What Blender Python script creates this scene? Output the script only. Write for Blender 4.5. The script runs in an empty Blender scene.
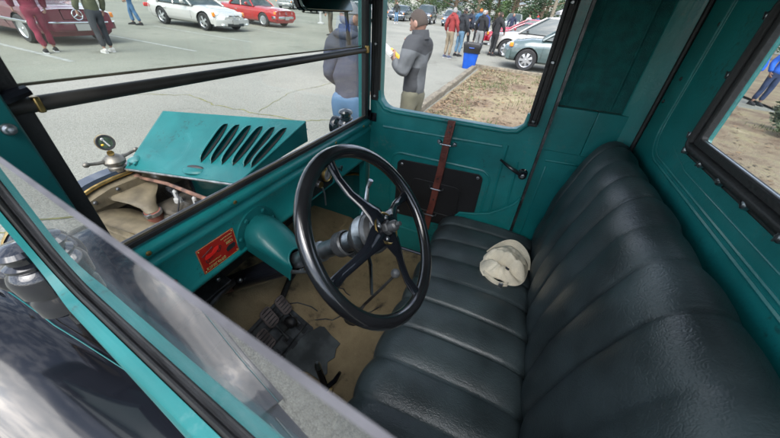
import bpy, bmesh, math, random
from mathutils import Matrix, Vector, Quaternion
R_ = math.radians
sin, cos, pi = math.sin, math.cos, math.pi
random.seed(7)
scene = bpy.context.scene
col = scene.collection

# ------------------------------------------------------------------ camera, world, sun, exposure
EYE = Vector((0, 0, 1.70))
# the old truck stands a little tilted on the lot: its own axes (x right, y forward, z up, origin at eye level)
TILT = Matrix(((0.99998, -0.0001, 0.0068), (-0.0001, 0.99952, 0.0310), (-0.0068, -0.0310, 0.99949)))
TRUCK = Matrix.Translation(EYE) @ TILT.to_4x4()
YAW, PITCH, ROLL = 0.369723264, 0.612600302, 0.0665431
Fv = Vector((cos(YAW) * cos(PITCH), sin(YAW) * cos(PITCH), -sin(PITCH)))
R0 = Vector((sin(YAW), -cos(YAW), 0)); U0 = R0.cross(Fv)
Rv = cos(ROLL) * R0 + sin(ROLL) * U0
Uv = -sin(ROLL) * R0 + cos(ROLL) * U0
cam = bpy.data.cameras.new('camera')
cam.sensor_width = 36; cam.lens = 36 * 297.446 / 780
cam.clip_start = 0.01; cam.clip_end = 2000
cam.dof.use_dof = True; cam.dof.focus_distance = 0.95; cam.dof.aperture_fstop = 5.6
camo = bpy.data.objects.new('camera', cam); col.objects.link(camo)
camm = Matrix((Rv, Uv, -Fv)).transposed().to_4x4()
camo.matrix_world = TRUCK @ camm
scene.camera = camo

world = bpy.data.worlds.new('World'); scene.world = world; world.use_nodes = True
wn = world.node_tree; wn.nodes.clear()
wo = wn.nodes.new('ShaderNodeOutputWorld'); wb = wn.nodes.new('ShaderNodeBackground'); ws = wn.nodes.new('ShaderNodeTexSky')
ws.sky_type = 'NISHITA'; ws.sun_disc = False
SUN_EL, SUN_AZ = 54, 258          # azimuth counted clockwise from +y
ws.sun_elevation = R_(SUN_EL); ws.sun_rotation = R_(SUN_AZ)
ws.air_density = 1.0; ws.dust_density = 2.5; ws.ozone_density = 1.0
wb.inputs['Strength'].default_value = 0.15
# broken cloud cover: brighter and darker patches of the same sky
wt = wn.nodes.new('ShaderNodeTexCoord'); wm = wn.nodes.new('ShaderNodeMapping'); wm.inputs['Scale'].default_value = (1, 1, 2.2)
wz = wn.nodes.new('ShaderNodeTexNoise'); wz.inputs['Scale'].default_value = 8.0; wz.inputs['Detail'].default_value = 10; wz.inputs['Roughness'].default_value = .58; wz.inputs['Distortion'].default_value = 1.1
wr_ = wn.nodes.new('ShaderNodeValToRGB'); wr_.color_ramp.elements[0].position = .46; wr_.color_ramp.elements[1].position = .57
wr_.color_ramp.elements[0].color = (.38, .45, .56, 1); wr_.color_ramp.elements[1].color = (1.36, 1.32, 1.27, 1)
wx = wn.nodes.new('ShaderNodeMix'); wx.data_type = 'RGBA'; wx.blend_type = 'MULTIPLY'; wx.inputs['Factor'].default_value = 1
wn.links.new(wt.outputs['Generated'], wm.inputs['Vector']); wn.links.new(wm.outputs[0], wz.inputs['Vector']); wn.links.new(wz.outputs['Fac'], wr_.inputs['Fac'])
wh = wn.nodes.new('ShaderNodeHueSaturation'); wh.inputs['Saturation'].default_value = .45
wn.links.new(ws.outputs[0], wh.inputs['Color']); wn.links.new(wh.outputs[0], wx.inputs['A']); wn.links.new(wr_.outputs['Color'], wx.inputs['B']); wn.links.new(wx.outputs['Result'], wb.inputs[0]); wn.links.new(wb.outputs[0], wo.inputs[0])
sl = bpy.data.lights.new('sun', 'SUN'); sl.energy = 1.1; sl.angle = R_(55); sl.color = (1, .97, .92)
so = bpy.data.objects.new('sun', sl); col.objects.link(so)
sd = Vector((sin(R_(SUN_AZ)) * cos(R_(SUN_EL)), cos(R_(SUN_AZ)) * cos(R_(SUN_EL)), sin(R_(SUN_EL))))
so.rotation_euler = sd.to_track_quat('Z', 'Y').to_euler(); so.location = (0, 0, 30)
vs = scene.view_settings
vs.view_transform = 'Standard'; vs.look = 'None'; vs.gamma = 1; vs.use_curve_mapping = False
vs.exposure = 2.0

# ------------------------------------------------------------------ materials
def mat(name, base, rough=.5, metal=0, coat=0, var=.0, vscale=8, bump=0, bscale=60, spec=.5, bdet=4, col2=None, objcol=False):
    m = bpy.data.materials.new(name); m.use_nodes = True
    nt = m.node_tree; b = nt.nodes['Principled BSDF']
    b.inputs['Base Color'].default_value = (*base, 1)
    b.inputs['Roughness'].default_value = rough; b.inputs['Metallic'].default_value = metal
    b.inputs['Coat Weight'].default_value = coat; b.inputs['Coat Roughness'].default_value = .06
    b.inputs['Specular IOR Level'].default_value = spec
    tc = nt.nodes.new('ShaderNodeTexCoord')
    if objcol:
        oi = nt.nodes.new('ShaderNodeObjectInfo'); nt.links.new(oi.outputs['Color'], b.inputs['Base Color'])
    if var or col2:
        n = nt.nodes.new('ShaderNodeTexNoise'); n.inputs['Scale'].default_value = vscale; n.inputs['Detail'].default_value = 6
        nt.links.new(tc.outputs['Object'], n.inputs['Vector'])
        r = nt.nodes.new('ShaderNodeValToRGB'); r.color_ramp.elements[0].position = .35; r.color_ramp.elements[1].position = .65
        c2 = col2 or tuple(min(1, x * (1 + var)) for x in base); c1 = base if col2 else tuple(x * (1 - var) for x in base)
        r.color_ramp.elements[0].color = (*c1, 1); r.color_ramp.elements[1].color = (*c2, 1)
        nt.links.new(n.outputs['Fac'], r.inputs['Fac']); nt.links.new(r.outputs['Color'], b.inputs['Base Color'])
        rr = nt.nodes.new('ShaderNodeMapRange'); rr.inputs['To Min'].default_value = max(.02, rough - .08); rr.inputs['To Max'].default_value = min(1, rough + .1)
        nt.links.new(n.outputs['Fac'], rr.inputs['Value']); nt.links.new(rr.outputs[0], b.inputs['Roughness'])
    if bump:
        n2 = nt.nodes.new('ShaderNodeTexNoise'); n2.inputs['Scale'].default_value = bscale; n2.inputs['Detail'].default_value = bdet
        nt.links.new(tc.outputs['Object'], n2.inputs['Vector'])
        bp = nt.nodes.new('ShaderNodeBump'); bp.inputs['Strength'].default_value = bump; bp.inputs['Distance'].default_value = .01
        nt.links.new(n2.outputs['Fac'], bp.inputs['Height']); nt.links.new(bp.outputs[0], b.inputs['Normal'])
    return m

def nodes(m):
    return m.node_tree.nodes, m.node_tree.links, m.node_tree.nodes['Principled BSDF']

def glass_mat(name, tint=(1, 1, 1), rough=0.0, f0=.05, haze=0.0):
    m = bpy.data.materials.new(name); m.use_nodes = True; nt = m.node_tree; nt.nodes.clear()
    o = nt.nodes.new('ShaderNodeOutputMaterial'); mx = nt.nodes.new('ShaderNodeMixShader')
    t = nt.nodes.new('ShaderNodeBsdfTransparent'); t.inputs[0].default_value = (*tint, 1)
    g = nt.nodes.new('ShaderNodeBsdfGlossy'); g.inputs['Roughness'].default_value = rough
    lw = nt.nodes.new('ShaderNodeLayerWeight'); lw.inputs['Blend'].default_value = .5
    p = nt.nodes.new('ShaderNodeMath'); p.operation = 'POWER'; p.inputs[1].default_value = 4.6
    mr = nt.nodes.new('ShaderNodeMapRange'); mr.inputs['To Min'].default_value = f0; mr.inputs['To Max'].default_value = 1
    nt.links.new(lw.outputs['Facing'], p.inputs[0]); nt.links.new(p.outputs[0], mr.inputs['Value'])
    nt.links.new(mr.outputs[0], mx.inputs[0]); nt.links.new(t.outputs[0], mx.inputs[1]); nt.links.new(g.outputs[0], mx.inputs[2])
    if haze:                                       # a film of dust on the pane
        df = nt.nodes.new('ShaderNodeBsdfDiffuse'); df.inputs[0].default_value = (.55, .56, .6, 1)
        tc = nt.nodes.new('ShaderNodeTexCoord'); n = nt.nodes.new('ShaderNodeTexNoise'); n.inputs['Scale'].default_value = 9; n.inputs['Detail'].default_value = 7
        nt.links.new(tc.outputs['Object'], n.inputs['Vector'])
        hm = nt.nodes.new('ShaderNodeMapRange'); hm.inputs['From Min'].default_value = .35; hm.inputs['From Max'].default_value = .75; hm.inputs['To Max'].default_value = haze
        nt.links.new(n.outputs['Fac'], hm.inputs['Value'])
        m2 = nt.nodes.new('ShaderNodeMixShader'); nt.links.new(hm.outputs[0], m2.inputs[0]); nt.links.new(mx.outputs[0], m2.inputs[1]); nt.links.new(df.outputs[0], m2.inputs[2])
        nt.links.new(m2.outputs[0], o.inputs[0])
    else:
        nt.links.new(mx.outputs[0], o.inputs[0])
    return m

TEAL = mat('teal paint', (.006, .097, .098), .42, coat=.12, var=.12, vscale=7, bump=.06, bscale=30, spec=.25)
TEAL_LIFTED = mat('teal paint lightened for cab', (.005, .170, .165), .42, coat=.22, var=.16, vscale=7, bump=.12, bscale=110)  # same paint as outside; brightening for the dim cab is put into its colour
def wear(m, dust=(.10, .17, .16), amt=.5):
    # small chips, specks and rubbed dusty patches that belong to the old paint
    N, L, b = nodes(m); tc = N.new('ShaderNodeTexCoord')
    src = b.inputs['Base Color'].links[0].from_socket
    n = N.new('ShaderNodeTexNoise'); n.inputs['Scale'].default_value = 75; n.inputs['Detail'].default_value = 8; n.inputs['Roughness'].default_value = .7
    n2 = N.new('ShaderNodeTexNoise'); n2.inputs['Scale'].default_value = 6; n2.inputs['Detail'].default_value = 5
    for q in (n, n2): L.new(tc.outputs['Object'], q.inputs['Vector'])
    mu = N.new('ShaderNodeMath'); mu.operation = 'MULTIPLY'; L.new(n.outputs['Fac'], mu.inputs[0]); L.new(n2.outputs['Fac'], mu.inputs[1])
    r = N.new('ShaderNodeMapRange'); r.inputs['From Min'].default_value = .33; r.inputs['From Max'].default_value = .43; r.inputs['To Max'].default_value = amt; L.new(mu.outputs[0], r.inputs['Value'])
    mx = N.new('ShaderNodeMix'); mx.data_type = 'RGBA'; L.new(r.outputs[0], mx.inputs['Factor']); L.new(src, mx.inputs['A']); mx.inputs['B'].default_value = (*dust, 1)
    r2 = N.new('ShaderNodeMapRange'); r2.inputs['From Min'].default_value = .16; r2.inputs['From Max'].default_value = .12; r2.inputs['To Max'].default_value = .7; L.new(mu.outputs[0], r2.inputs['Value'])
    m2 = N.new('ShaderNodeMix'); m2.data_type = 'RGBA'; L.new(r2.outputs[0], m2.inputs['Factor']); L.new(mx.outputs['Result'], m2.inputs['A']); m2.inputs['B'].default_value = (.012, .03, .03, 1)
    L.new(m2.outputs['Result'], b.inputs['Base Color'])
wear(TEAL_LIFTED); wear(TEAL, (.08, .16, .16), .25)
TEAL_TEX = mat('textured teal vinyl', (.003, .105, .100), .55, var=.25, vscale=30, bump=.5, bscale=420)
BLACK = mat('black enamel', (.007, .008, .011), .10, coat=.12, var=.3, vscale=3, spec=.42)
RUBBER = mat('black rubber', (.012, .012, .012), .55, var=.3, vscale=20, bump=.15, bscale=120)
BLACKTRIM = mat('black trim board', (.010, .010, .011), .5, bump=.2, bscale=300, var=.2)
WHEELRIM = mat('polished black rim', (.008, .008, .009), .2, coat=.7, var=.3, vscale=14, bump=.02, bscale=40)
GLOSSBLACK = mat('glossy black lamp enamel', (.008, .009, .012), .10, coat=.45)
STEEL = mat('worn steel', (.35, .37, .39), .35, 1, var=.35, vscale=25, bump=.1, bscale=80)
DARKSTEEL = mat('dark oily steel', (.085, .088, .09), .42, .7, var=.5, vscale=22, bump=.2, bscale=60)
CHROME = mat('chrome', (.75, .76, .78), .12, 1)
BRASS = mat('aged brass', (.42, .29, .11), .35, 1, var=.3, vscale=30)
RUST = mat('rusty iron', (.13, .065, .042), .75, var=.5, vscale=18, bump=.4, bscale=60)
PAD = mat('worn pedal rubber', (.13, .105, .10), .6, var=.35, vscale=30, bump=.2)
MATRUB = mat('grey worn rubber mat', (.075, .085, .088), .5, var=.45, vscale=14, bump=.2)
HOSE = mat('red rubber hose', (.14, .045, .03), .7, var=.3, vscale=20, bump=.2)
TAN = mat('dusty tan metal', (.11, .09, .056), .65, .1, var=.45, vscale=9, bump=.2, bscale=40)
CORE = mat('radiator core', (.06, .043, .03), .7, .2, var=.4, vscale=14, bump=.6, bscale=180)
STRAP = mat('brown leather strap', (.12, .030, .020), .55, var=.3, vscale=24, bump=.25, bscale=150)
CREAM = mat('cream cotton', (.74, .67, .52), .9, var=.10, vscale=30, bump=.3, bscale=260)
BADGE = mat('dark embroidered badge', (.04, .045, .05), .8, bump=.5, bscale=300)
RED = mat('red enamel plate', (.36, .016, .010), .35, var=.15, vscale=40)
GOLD = mat('gold print', (.42, .33, .12), .5)
REDCAR = mat('bright red print', (.75, .02, .015), .4)
CLOTHBUMP = dict(rough=.9, bump=.35, bscale=140)
PANE = glass_mat('clear windshield glass', (.985, .99, .985), f0=.03)
PANE_UP = glass_mat('greenish windshield glass', (.90, .93, .895), f0=.03, haze=.06)
PANE_DOOR = glass_mat('door glass', (.80, .83, .86), f0=.07, haze=.05)
PANE_BACK = glass_mat('rear window glass', (.93, .95, .95), f0=.04, haze=.06)
EDGE = mat('ground glass edge', (.105, .105, .118), .5, var=.25, vscale=30)
SKIN = mat('skin', (.26, .145, .105), .55, var=.1, vscale=30)
TYRE = mat('tyre rubber', (.018, .018, .019), .8, bump=.3, bscale=90)
PAINT = mat('car paint', (.5, .5, .5), .25, coat=1, objcol=True)
CARGLASS = mat('dark car glass', (.03, .045, .048), .08, spec=.4)
ALLOY = mat('alloy wheel', (.55, .56, .58), .3, .9)
DARKPLASTIC = mat('dark plastic', (.02, .02, .022), .5)
LENS = mat('headlamp lens', (.55, .58, .60), .08, coat=1, spec=.8)
AMBER = mat('amber lens', (.75, .22, .02), .15, coat=1)
REDLENS = mat('red lens', (.5, .01, .01), .15, coat=1)
PLATE = mat('licence plate', (.32, .32, .31), .4)
WHITEPAINT = mat('white line paint', (.25, .26, .25), .75, var=.25, vscale=6)
TIMBER = mat('weathered timber', (.15, .13, .095), .85, var=.35, vscale=12, bump=.5, bscale=50)
BARK = mat('bark', (.11, .08, .055), .95, var=.4, vscale=14, bump=.8, bscale=30)
LEAF = mat('leaves', (.045, .085, .025), .6, var=.5, vscale=1.2)
LEAFD = mat('dark needles', (.022, .05, .020), .65, var=.5, vscale=1.0)
BUSHM = mat('bush leaves', (.075, .095, .05), .6, var=.5, vscale=3)
DRYLEAF = mat('dry leaves', (.135, .09, .05), .8, var=.5, vscale=3)
GRASSM = mat('grass blades', (.07, .10, .03), .7, var=.4, vscale=1.5)
BINBLUE = mat('blue bin plastic', (.004, .065, .36), .4, var=.1, bump=.05)
BAGM = mat('black bin liner', (.012, .012, .013), .3, bump=.6, bscale=40)
CANVAS = mat('white canvas', (.35, .35, .35), .85)
PAPER = mat('paper', (.40, .40, .38), .8)
YELLOW = mat('yellow cover', (.75, .45, .04), .6)

# seat leather: fine grain plus long stretched wrinkles
LEATHER = mat('black seat leather', (.031, .0435, .0460), .39, var=.40, vscale=6, spec=.6)
def leather():
    N, L, b = nodes(LEATHER)
    tc = N.new('ShaderNodeTexCoord')
    v = N.new('ShaderNodeTexVoronoi'); v.inputs['Scale'].default_value = 330; v.feature = 'F1'
    mp = N.new('ShaderNodeMapping'); mp.inputs['Scale'].default_value = (60, 22, 22)
    w = N.new('ShaderNodeTexNoise'); w.inputs['Scale'].default_value = 1; w.inputs['Detail'].default_value = 5; w.inputs['Distortion'].default_value = 1.2
    L.new(tc.outputs['Object'], v.inputs['Vector']); L.new(tc.outputs['Object'], mp.inputs['Vector']); L.new(mp.outputs[0], w.inputs['Vector'])
    b1 = N.new('ShaderNodeBump'); b1.inputs['Strength'].default_value = .20; b1.inputs['Distance'].default_value = .0015
    b2 = N.new('ShaderNodeBump'); b2.inputs['Strength'].default_value = .16; b2.inputs['Distance'].default_value = .006
    L.new(w.outputs['Fac'], b2.inputs['Height']); L.new(v.outputs['Distance'], b1.inputs['Height'])
    ed = N.new('ShaderNodeTexVoronoi'); ed.feature = 'DISTANCE_TO_EDGE'; ed.inputs['Scale'].default_value = 95; mp2 = N.new('ShaderNodeMapping'); mp2.inputs['Scale'].default_value = (1.6, .8, .8)
    ds = N.new('ShaderNodeTexNoise'); ds.inputs['Scale'].default_value = 30; ds.inputs['Detail'].default_value = 3; ad = N.new('ShaderNodeVectorMath'); ad.operation = 'MULTIPLY_ADD'; ad.inputs[1].default_value = (.02, .02, .02)
    L.new(tc.outputs['Object'], ds.inputs['Vector']); L.new(ds.outputs['Color'], ad.inputs[0]); L.new(tc.outputs['Object'], ad.inputs[2]); L.new(ad.outputs[0], mp2.inputs['Vector']); L.new(mp2.outputs[0], ed.inputs['Vector'])
    cr = N.new('ShaderNodeMapRange'); cr.inputs['From Max'].default_value = .12; L.new(ed.outputs['Distance'], cr.inputs['Value'])
    b3 = N.new('ShaderNodeBump'); b3.inputs['Strength'].default_value = .17; b3.inputs['Distance'].default_value = .0015; L.new(cr.outputs[0], b3.inputs['Height'])
    L.new(b2.outputs[0], b3.inputs['Normal']); L.new(b3.outputs[0], b1.inputs['Normal']); L.new(b1.outputs[0], b.inputs['Normal'])
leather()

# worn khaki floor covering with dark oily stains
FLOORM = mat('worn khaki floor mat', (.12, .095, .05), .75, bump=.35, bscale=160)
def floorm():
    N, L, b = nodes(FLOORM)
    tc = N.new('ShaderNodeTexCoord')
    n = N.new('ShaderNodeTexNoise'); n.inputs['Scale'].default_value = 7; n.inputs['Detail'].default_value = 9; n.inputs['Roughness'].default_value = .65
    n2 = N.new('ShaderNodeTexNoise'); n2.inputs['Scale'].default_value = 26; n2.inputs['Detail'].default_value = 5
    L.new(tc.outputs['Object'], n.inputs['Vector']); L.new(tc.outputs['Object'], n2.inputs['Vector'])
    r = N.new('ShaderNodeValToRGB'); e = r.color_ramp.elements
    e[0].position = .30; e[0].color = (.040, .030, .019, 1); e[1].position = .66; e[1].color = (.31, .235, .13, 1)
    k = e.new(.42); k.color = (.235, .175, .095, 1)
    ad = N.new('ShaderNodeMath'); ad.operation = 'MULTIPLY_ADD'; ad.inputs[1].default_value = .35
    sb = N.new('ShaderNodeMath'); sb.operation = 'SUBTRACT'; sb.inputs[1].default_value = .5
    L.new(n2.outputs['Fac'], sb.inputs[0]); L.new(sb.outputs[0], ad.inputs[0]); L.new(n.outputs['Fac'], ad.inputs[2])
    L.new(ad.outputs[0], r.inputs['Fac']); L.new(r.outputs['Color'], b.inputs['Base Color'])
floorm()

# ground materials
def ground_mats():
    m = mat('worn grey asphalt', (.3, .3, .3), .92)
    N, L, b = nodes(m); tc = N.new('ShaderNodeTexCoord')
    n = N.new('ShaderNodeTexNoise'); n.inputs['Scale'].default_value = .35; n.inputs['Detail'].default_value = 8
    sp = N.new('ShaderNodeTexVoronoi'); sp.inputs['Scale'].default_value = 85
    s2 = N.new('ShaderNodeTexNoise'); s2.inputs['Scale'].default_value = 34; s2.inputs['Detail'].default_value = 8; s2.inputs['Roughness'].default_value = .75
    for x in (n, sp, s2): L.new(tc.outputs['Object'], x.inputs['Vector'])
    r = N.new('ShaderNodeValToRGB'); r.color_ramp.elements[0].position = .3; r.color_ramp.elements[1].position = .72
    r.color_ramp.elements[0].color = (.160, .166, .142, 1); r.color_ramp.elements[1].color = (.232, .234, .203, 1)
    L.new(n.outputs['Fac'], r.inputs['Fac'])
    r2 = N.new('ShaderNodeValToRGB'); r2.color_ramp.elements[0].color = (.45, .42, .38, 1); r2.color_ramp.elements[1].color = (1.35, 1.35, 1.32, 1)
    L.new(sp.outputs['Color'], r2.inputs['Fac'])
    r3 = N.new('ShaderNodeValToRGB'); r3.color_ramp.elements[0].position = .3; r3.color_ramp.elements[1].position = .7
    r3.color_ramp.elements[0].color = (.72, .72, .72, 1); r3.color_ramp.elements[1].color = (1.18, 1.18, 1.18, 1)
    L.new(s2.outputs['Fac'], r3.inputs['Fac'])
    mx = N.new('ShaderNodeMix'); mx.data_type = 'RGBA'; mx.blend_type = 'MULTIPLY'; mx.inputs['Factor'].default_value = .55
    L.new(r.outputs['Color'], mx.inputs['A']); L.new(r2.outputs['Color'], mx.inputs['B'])
    m3 = N.new('ShaderNodeMix'); m3.data_type = 'RGBA'; m3.blend_type = 'MULTIPLY'; m3.inputs['Factor'].default_value = .8
    L.new(mx.outputs['Result'], m3.inputs['A']); L.new(r3.outputs['Color'], m3.inputs['B'])
    st = N.new('ShaderNodeTexNoise'); st.inputs['Scale'].default_value = .8; st.inputs['Detail'].default_value = 5; st.inputs['Roughness'].default_value = .62; L.new(tc.outputs['Object'], st.inputs['Vector'])
    rs = N.new('ShaderNodeValToRGB'); rs.color_ramp.elements[0].position = .27; rs.color_ramp.elements[0].color = (.62, .60, .58, 1); rs.color_ramp.elements[1].position = .41; rs.color_ramp.elements[1].color = (1, 1, 1, 1)
    k = rs.color_ramp.elements.new(.62); k.color = (1, 1, 1, 1); k = rs.color_ramp.elements.new(.74); k.color = (1.16, 1.14, 1.10, 1); L.new(st.outputs['Fac'], rs.inputs['Fac'])
    m4 = N.new('ShaderNodeMix'); m4.data_type = 'RGBA'; m4.blend_type = 'MULTIPLY'; m4.inputs['Factor'].default_value = 1; L.new(m3.outputs['Result'], m4.inputs['A']); L.new(rs.outputs['Color'], m4.inputs['B'])
    L.new(m4.outputs['Result'], b.inputs['Base Color'])
    bp = N.new('ShaderNodeBump'); bp.inputs['Strength'].default_value = .8; bp.inputs['Distance'].default_value = .006
    L.new(sp.outputs['Distance'], bp.inputs['Height']); L.new(bp.outputs[0], b.inputs['Normal'])
    d = mat('dry earth and leaf litter', (.2, .15, .1), .95)
    N, L, b = nodes(d); tc = N.new('ShaderNodeTexCoord')
    n = N.new('ShaderNodeTexNoise'); n.inputs['Scale'].default_value = 1.1; n.inputs['Detail'].default_value = 10; n.inputs['Roughness'].default_value = .7
    L.new(tc.outputs['Object'], n.inputs['Vector'])
    r = N.new('ShaderNodeValToRGB'); e = r.color_ramp.elements
    e[0].position = .36; e[0].color = (.10, .062, .036, 1); e[1].position = .64; e[1].color = (.265, .22, .14, 1)
    k = e.new(.5); k.color = (.18, .138, .085, 1)
    k = e.new(.58); k.color = (.19, .16, .085, 1)
    L.new(n.outputs['Fac'], r.inputs['Fac']); L.new(r.outputs['Color'], b.inputs['Base Color'])
    bp = N.new('ShaderNodeBump'); bp.inputs['Strength'].default_value = .9; bp.inputs['Distance'].default_value = .03
    n2 = N.new('ShaderNodeTexNoise'); n2.inputs['Scale'].default_value = 22; n2.inputs['Detail'].default_value = 6
    L.new(tc.outputs['Object'], n2.inputs['Vector']); L.new(n2.outputs['Fac'], bp.inputs['Height']); L.new(bp.outputs[0], b.inputs['Normal'])
    return m, d
ASPHALT, DIRT = ground_mats()
CRACKM = mat('weedy crack', (.13, .13, .045), .95, var=.5, vscale=9)

# ------------------------------------------------------------------ mesh helpers
def perp(d):
    d = d.normalized(); a = Vector((0, 0, 1)) if abs(d.z) < .9 else Vector((1, 0, 0))
    x = d.cross(a).normalized(); return x, d.cross(x).normalized()

class MB:
    def __init__(s): s.v = []; s.f = []; s.m = []
    def add(s, vs, fs, mi=0):
        o = len(s.v); s.v += [tuple(v) for v in vs]; s.f += [tuple(i + o for i in f) for f in fs]; s.m += [mi] * len(fs); return s
    def box(s, c, d, rot=None, mi=0, taper=1.0):
        x, y, z = d[0] / 2, d[1] / 2, d[2] / 2; c = Vector(c)
        vs = [Vector((a * (taper if k > 0 else 1), b * (taper if k > 0 else 1), k)) for k in (-z, z) for a, b in ((-x, -y), (x, -y), (x, y), (-x, y))]
        if rot: vs = [rot @ v for v in vs]
        return s.add([v + c for v in vs], [(3, 2, 1, 0), (4, 5, 6, 7), (0, 1, 5, 4), (1, 2, 6, 5), (2, 3, 7, 6), (3, 0, 4, 7)], mi)
    def loops(s, loops, closed=True, cap=True, mi=0, wrap=False):
        n = len(loops[0]); vs = [v for l in loops for v in l]; fs = []
        m = len(loops)
        for i in range(m if wrap else m - 1):
            j = (i + 1) % m
            for k in range(n if closed else n - 1):
                q = (k + 1) % n; fs.append((i * n + k, i * n + q, j * n + q, j * n + k))
        if cap and not wrap and closed:
            fs.append(tuple(reversed(range(n)))); fs.append(tuple((m - 1) * n + k for k in range(n)))
        return s.add(vs, fs, mi)
    def tube(s, pts, r, seg=10, cap=True, mi=0, flat=1.0, closed=False):
        pts = [Vector(p) for p in pts]; n = len(pts); rs = r if isinstance(r, (list, tuple)) else [r] * n
        lo = []; x = None
        for i, p in enumerate(pts):
            if closed: d = pts[(i + 1) % n] - pts[i - 1]
            else: d = pts[min(i + 1, n - 1)] - pts[max(i - 1, 0)]
            d.normalize()
            if x is None: x, _ = perp(d)
            x = (x - d * x.dot(d)).normalized(); y = d.cross(x)
            lo.append([p + rs[i] * (cos(a) * x + sin(a) * y * flat) for a in [2 * pi * k / seg for k in range(seg)]])
        return s.loops(lo, True, cap, mi, wrap=closed)
    def lathe(s, prof, o, ax, seg=24, mi=0, a0=0, a1=2 * pi):
        o = Vector(o); ax = Vector(ax).normalized(); x, y = perp(ax); lo = []
        full = abs(a1 - a0 - 2 * pi) < 1e-6
        k_ = seg if full else seg + 1
        for r, h in prof:
            lo.append([o + ax * h + max(r, 1e-5) * (cos(a) * x + sin(a) * y) for a in [a0 + (a1 - a0) * k / seg for k in range(k_)]])
        return s.loops(lo, full, False, mi)
    def ell(s, c, r, nu=14, nv=9, rot=None, mi=0, fn=None):
        c = Vector(c); lo = []
        for j in range(nv + 1):
            t = pi * j / nv; l = []
            for i in range(nu):
                a = 2 * pi * i / nu
                p = Vector((r[0] * sin(t) * cos(a), r[1] * sin(t) * sin(a), r[2] * cos(t)))
                if j in (0, nv): p = Vector((1e-4 * cos(a), 1e-4 * sin(a), p.z))
                if fn: p = fn(p)
                if rot: p = rot @ p
                l.append(c + p)
            lo.append(list(reversed(l)))
        return s.loops(lo, True, True, mi)
    def ring(s, outer, inner, off, mi=0):
        """flat plate with a hole: outer and inner loops of equal length, thickened by the vector off"""
        off = Vector(off); n = len(outer)
        O = [Vector(p) for p in outer]; I = [Vector(p) for p in inner]
        return s.loops([O, I, [p + off for p in I], [p + off for p in O]], True, False, mi, wrap=True)
    def plate(s, loop, off, mi=0):
        off = Vector(off); L = [Vector(p) for p in loop]
        return s.loops([L, [p + off for p in L]], True, True, mi)
    def grid(s, fn, nu, nv, mi=0):
        vs = [fn(i / nu, j / nv) for i in range(nu + 1) for j in range(nv + 1)]
        fs = [(i * (nv + 1) + j, (i + 1) * (nv + 1) + j, (i + 1) * (nv + 1) + j + 1, i * (nv + 1) + j + 1) for i in range(nu) for j in range(nv)]
        return s.add(vs, fs, mi)
    def mesh(s, name, ms, sharp=35, smooth=True, fixn=True):
        me = bpy.data.meshes.new(name); me.from_pydata(s.v, [], s.f); me.validate(clean_customdata=False)
        for m in ms: me.materials.append(m)
        if len(ms) > 1 and len(me.polygons) == len(s.m):
            for p, i in zip(me.polygons, s.m): p.material_index = i
        if fixn:
            b = bmesh.new(); b.from_mesh(me); bmesh.ops.recalc_face_normals(b, faces=b.faces); b.to_mesh(me); b.free()
        if smooth:
            me.polygons.foreach_set('use_smooth', [True] * len(me.polygons))
            me.set_sharp_from_angle(angle=R_(sharp))
        return me

WM = {}
def link(o, parent=None, W=None):
    W = W or Matrix.Identity(4); col.objects.link(o)
    if parent is not None:
        o.parent = parent
        o.matrix_parent_inverse = WM[parent.name].inverted() if o.get('abs') else Matrix.Identity(4)
    o.matrix_basis = W
    WM[o.name] = W
    return o
def bevel(o, w, seg=2):
    b = o.modifiers.new('bevel', 'BEVEL'); b.width = w; b.segments = seg; b.limit_method = 'ANGLE'; b.angle_limit = R_(40); b.harden_normals = False
SPLIT = {'bolt', 'screw', 'pillar', 'door_seam', 'pedal_slot', 'bar_end', 'strap_hole', 'door_handle', 'rib', 'pinstripe', 'gauge_needle'}
def islands(mb):
    p = list(range(len(mb.v)))
    def find(i):
        while p[i] != i: p[i] = p[p[i]]; i = p[i]
        return i
    for f in mb.f:
        for i in f[1:]: p[find(i)] = find(f[0])
    # rings of one small lathe that touch stay together: join islands whose boxes overlap
    g = {}
    for k, f in enumerate(mb.f): g.setdefault(find(f[0]), []).append(k)
    bx = []
    for r, fs in g.items():
        vs = [mb.v[i] for k in fs for i in mb.f[k]]
        bx.append([[min(v[a] for v in vs) - .001 for a in range(3)], [max(v[a] for v in vs) + .001 for a in range(3)], fs])
    ch = True
    while ch:
        ch = False
        for i in range(len(bx)):
            for j in range(i + 1, len(bx)):
                A, B = bx[i], bx[j]
                if all(A[0][a] <= B[1][a] and B[0][a] <= A[1][a] for a in range(3)):
                    bx[i] = [[min(A[0][a], B[0][a]) for a in range(3)], [max(A[1][a], B[1][a]) for a in range(3)], A[2] + B[2]]; del bx[j]; ch = True; break
            if ch: break
    out = []
    for _, _, fs in bx:
        n = MB(); ix = {}
        for k in sorted(fs):
            f = []
            for i in mb.f[k]:
                if i not in ix: ix[i] = len(n.v); n.v.append(mb.v[i])
                f.append(ix[i])
            n.f.append(tuple(f)); n.m.append(mb.m[k])
        out.append(n)
    return out
def tp(name, mb, m, parent, bev=0, sharp=35, label=None, smooth=True, fixn=True):
    """a part of the truck, modelled in the truck's own axes"""
    ms = m if isinstance(m, (list, tuple)) else [m]
    if name in SPLIT and not label and not (name == 'door_handle'):
        q = islands(mb)
        if len(q) > 1:
            for k in q: o = tp_one(name, k, ms, parent, bev, sharp, None, smooth, fixn)
            return o
    return tp_one(name, mb, ms, parent, bev, sharp, label, smooth, fixn)
def tp_one(name, mb, ms, parent, bev, sharp, label, smooth, fixn):
    o = bpy.data.objects.new(name, mb.mesh(name, ms, sharp, smooth, fixn)); o['abs'] = 1
    link(o, parent, TRUCK)
    del o['abs']
    if bev: bevel(o, bev)
    if label: o['label'] = label
    return o
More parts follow.
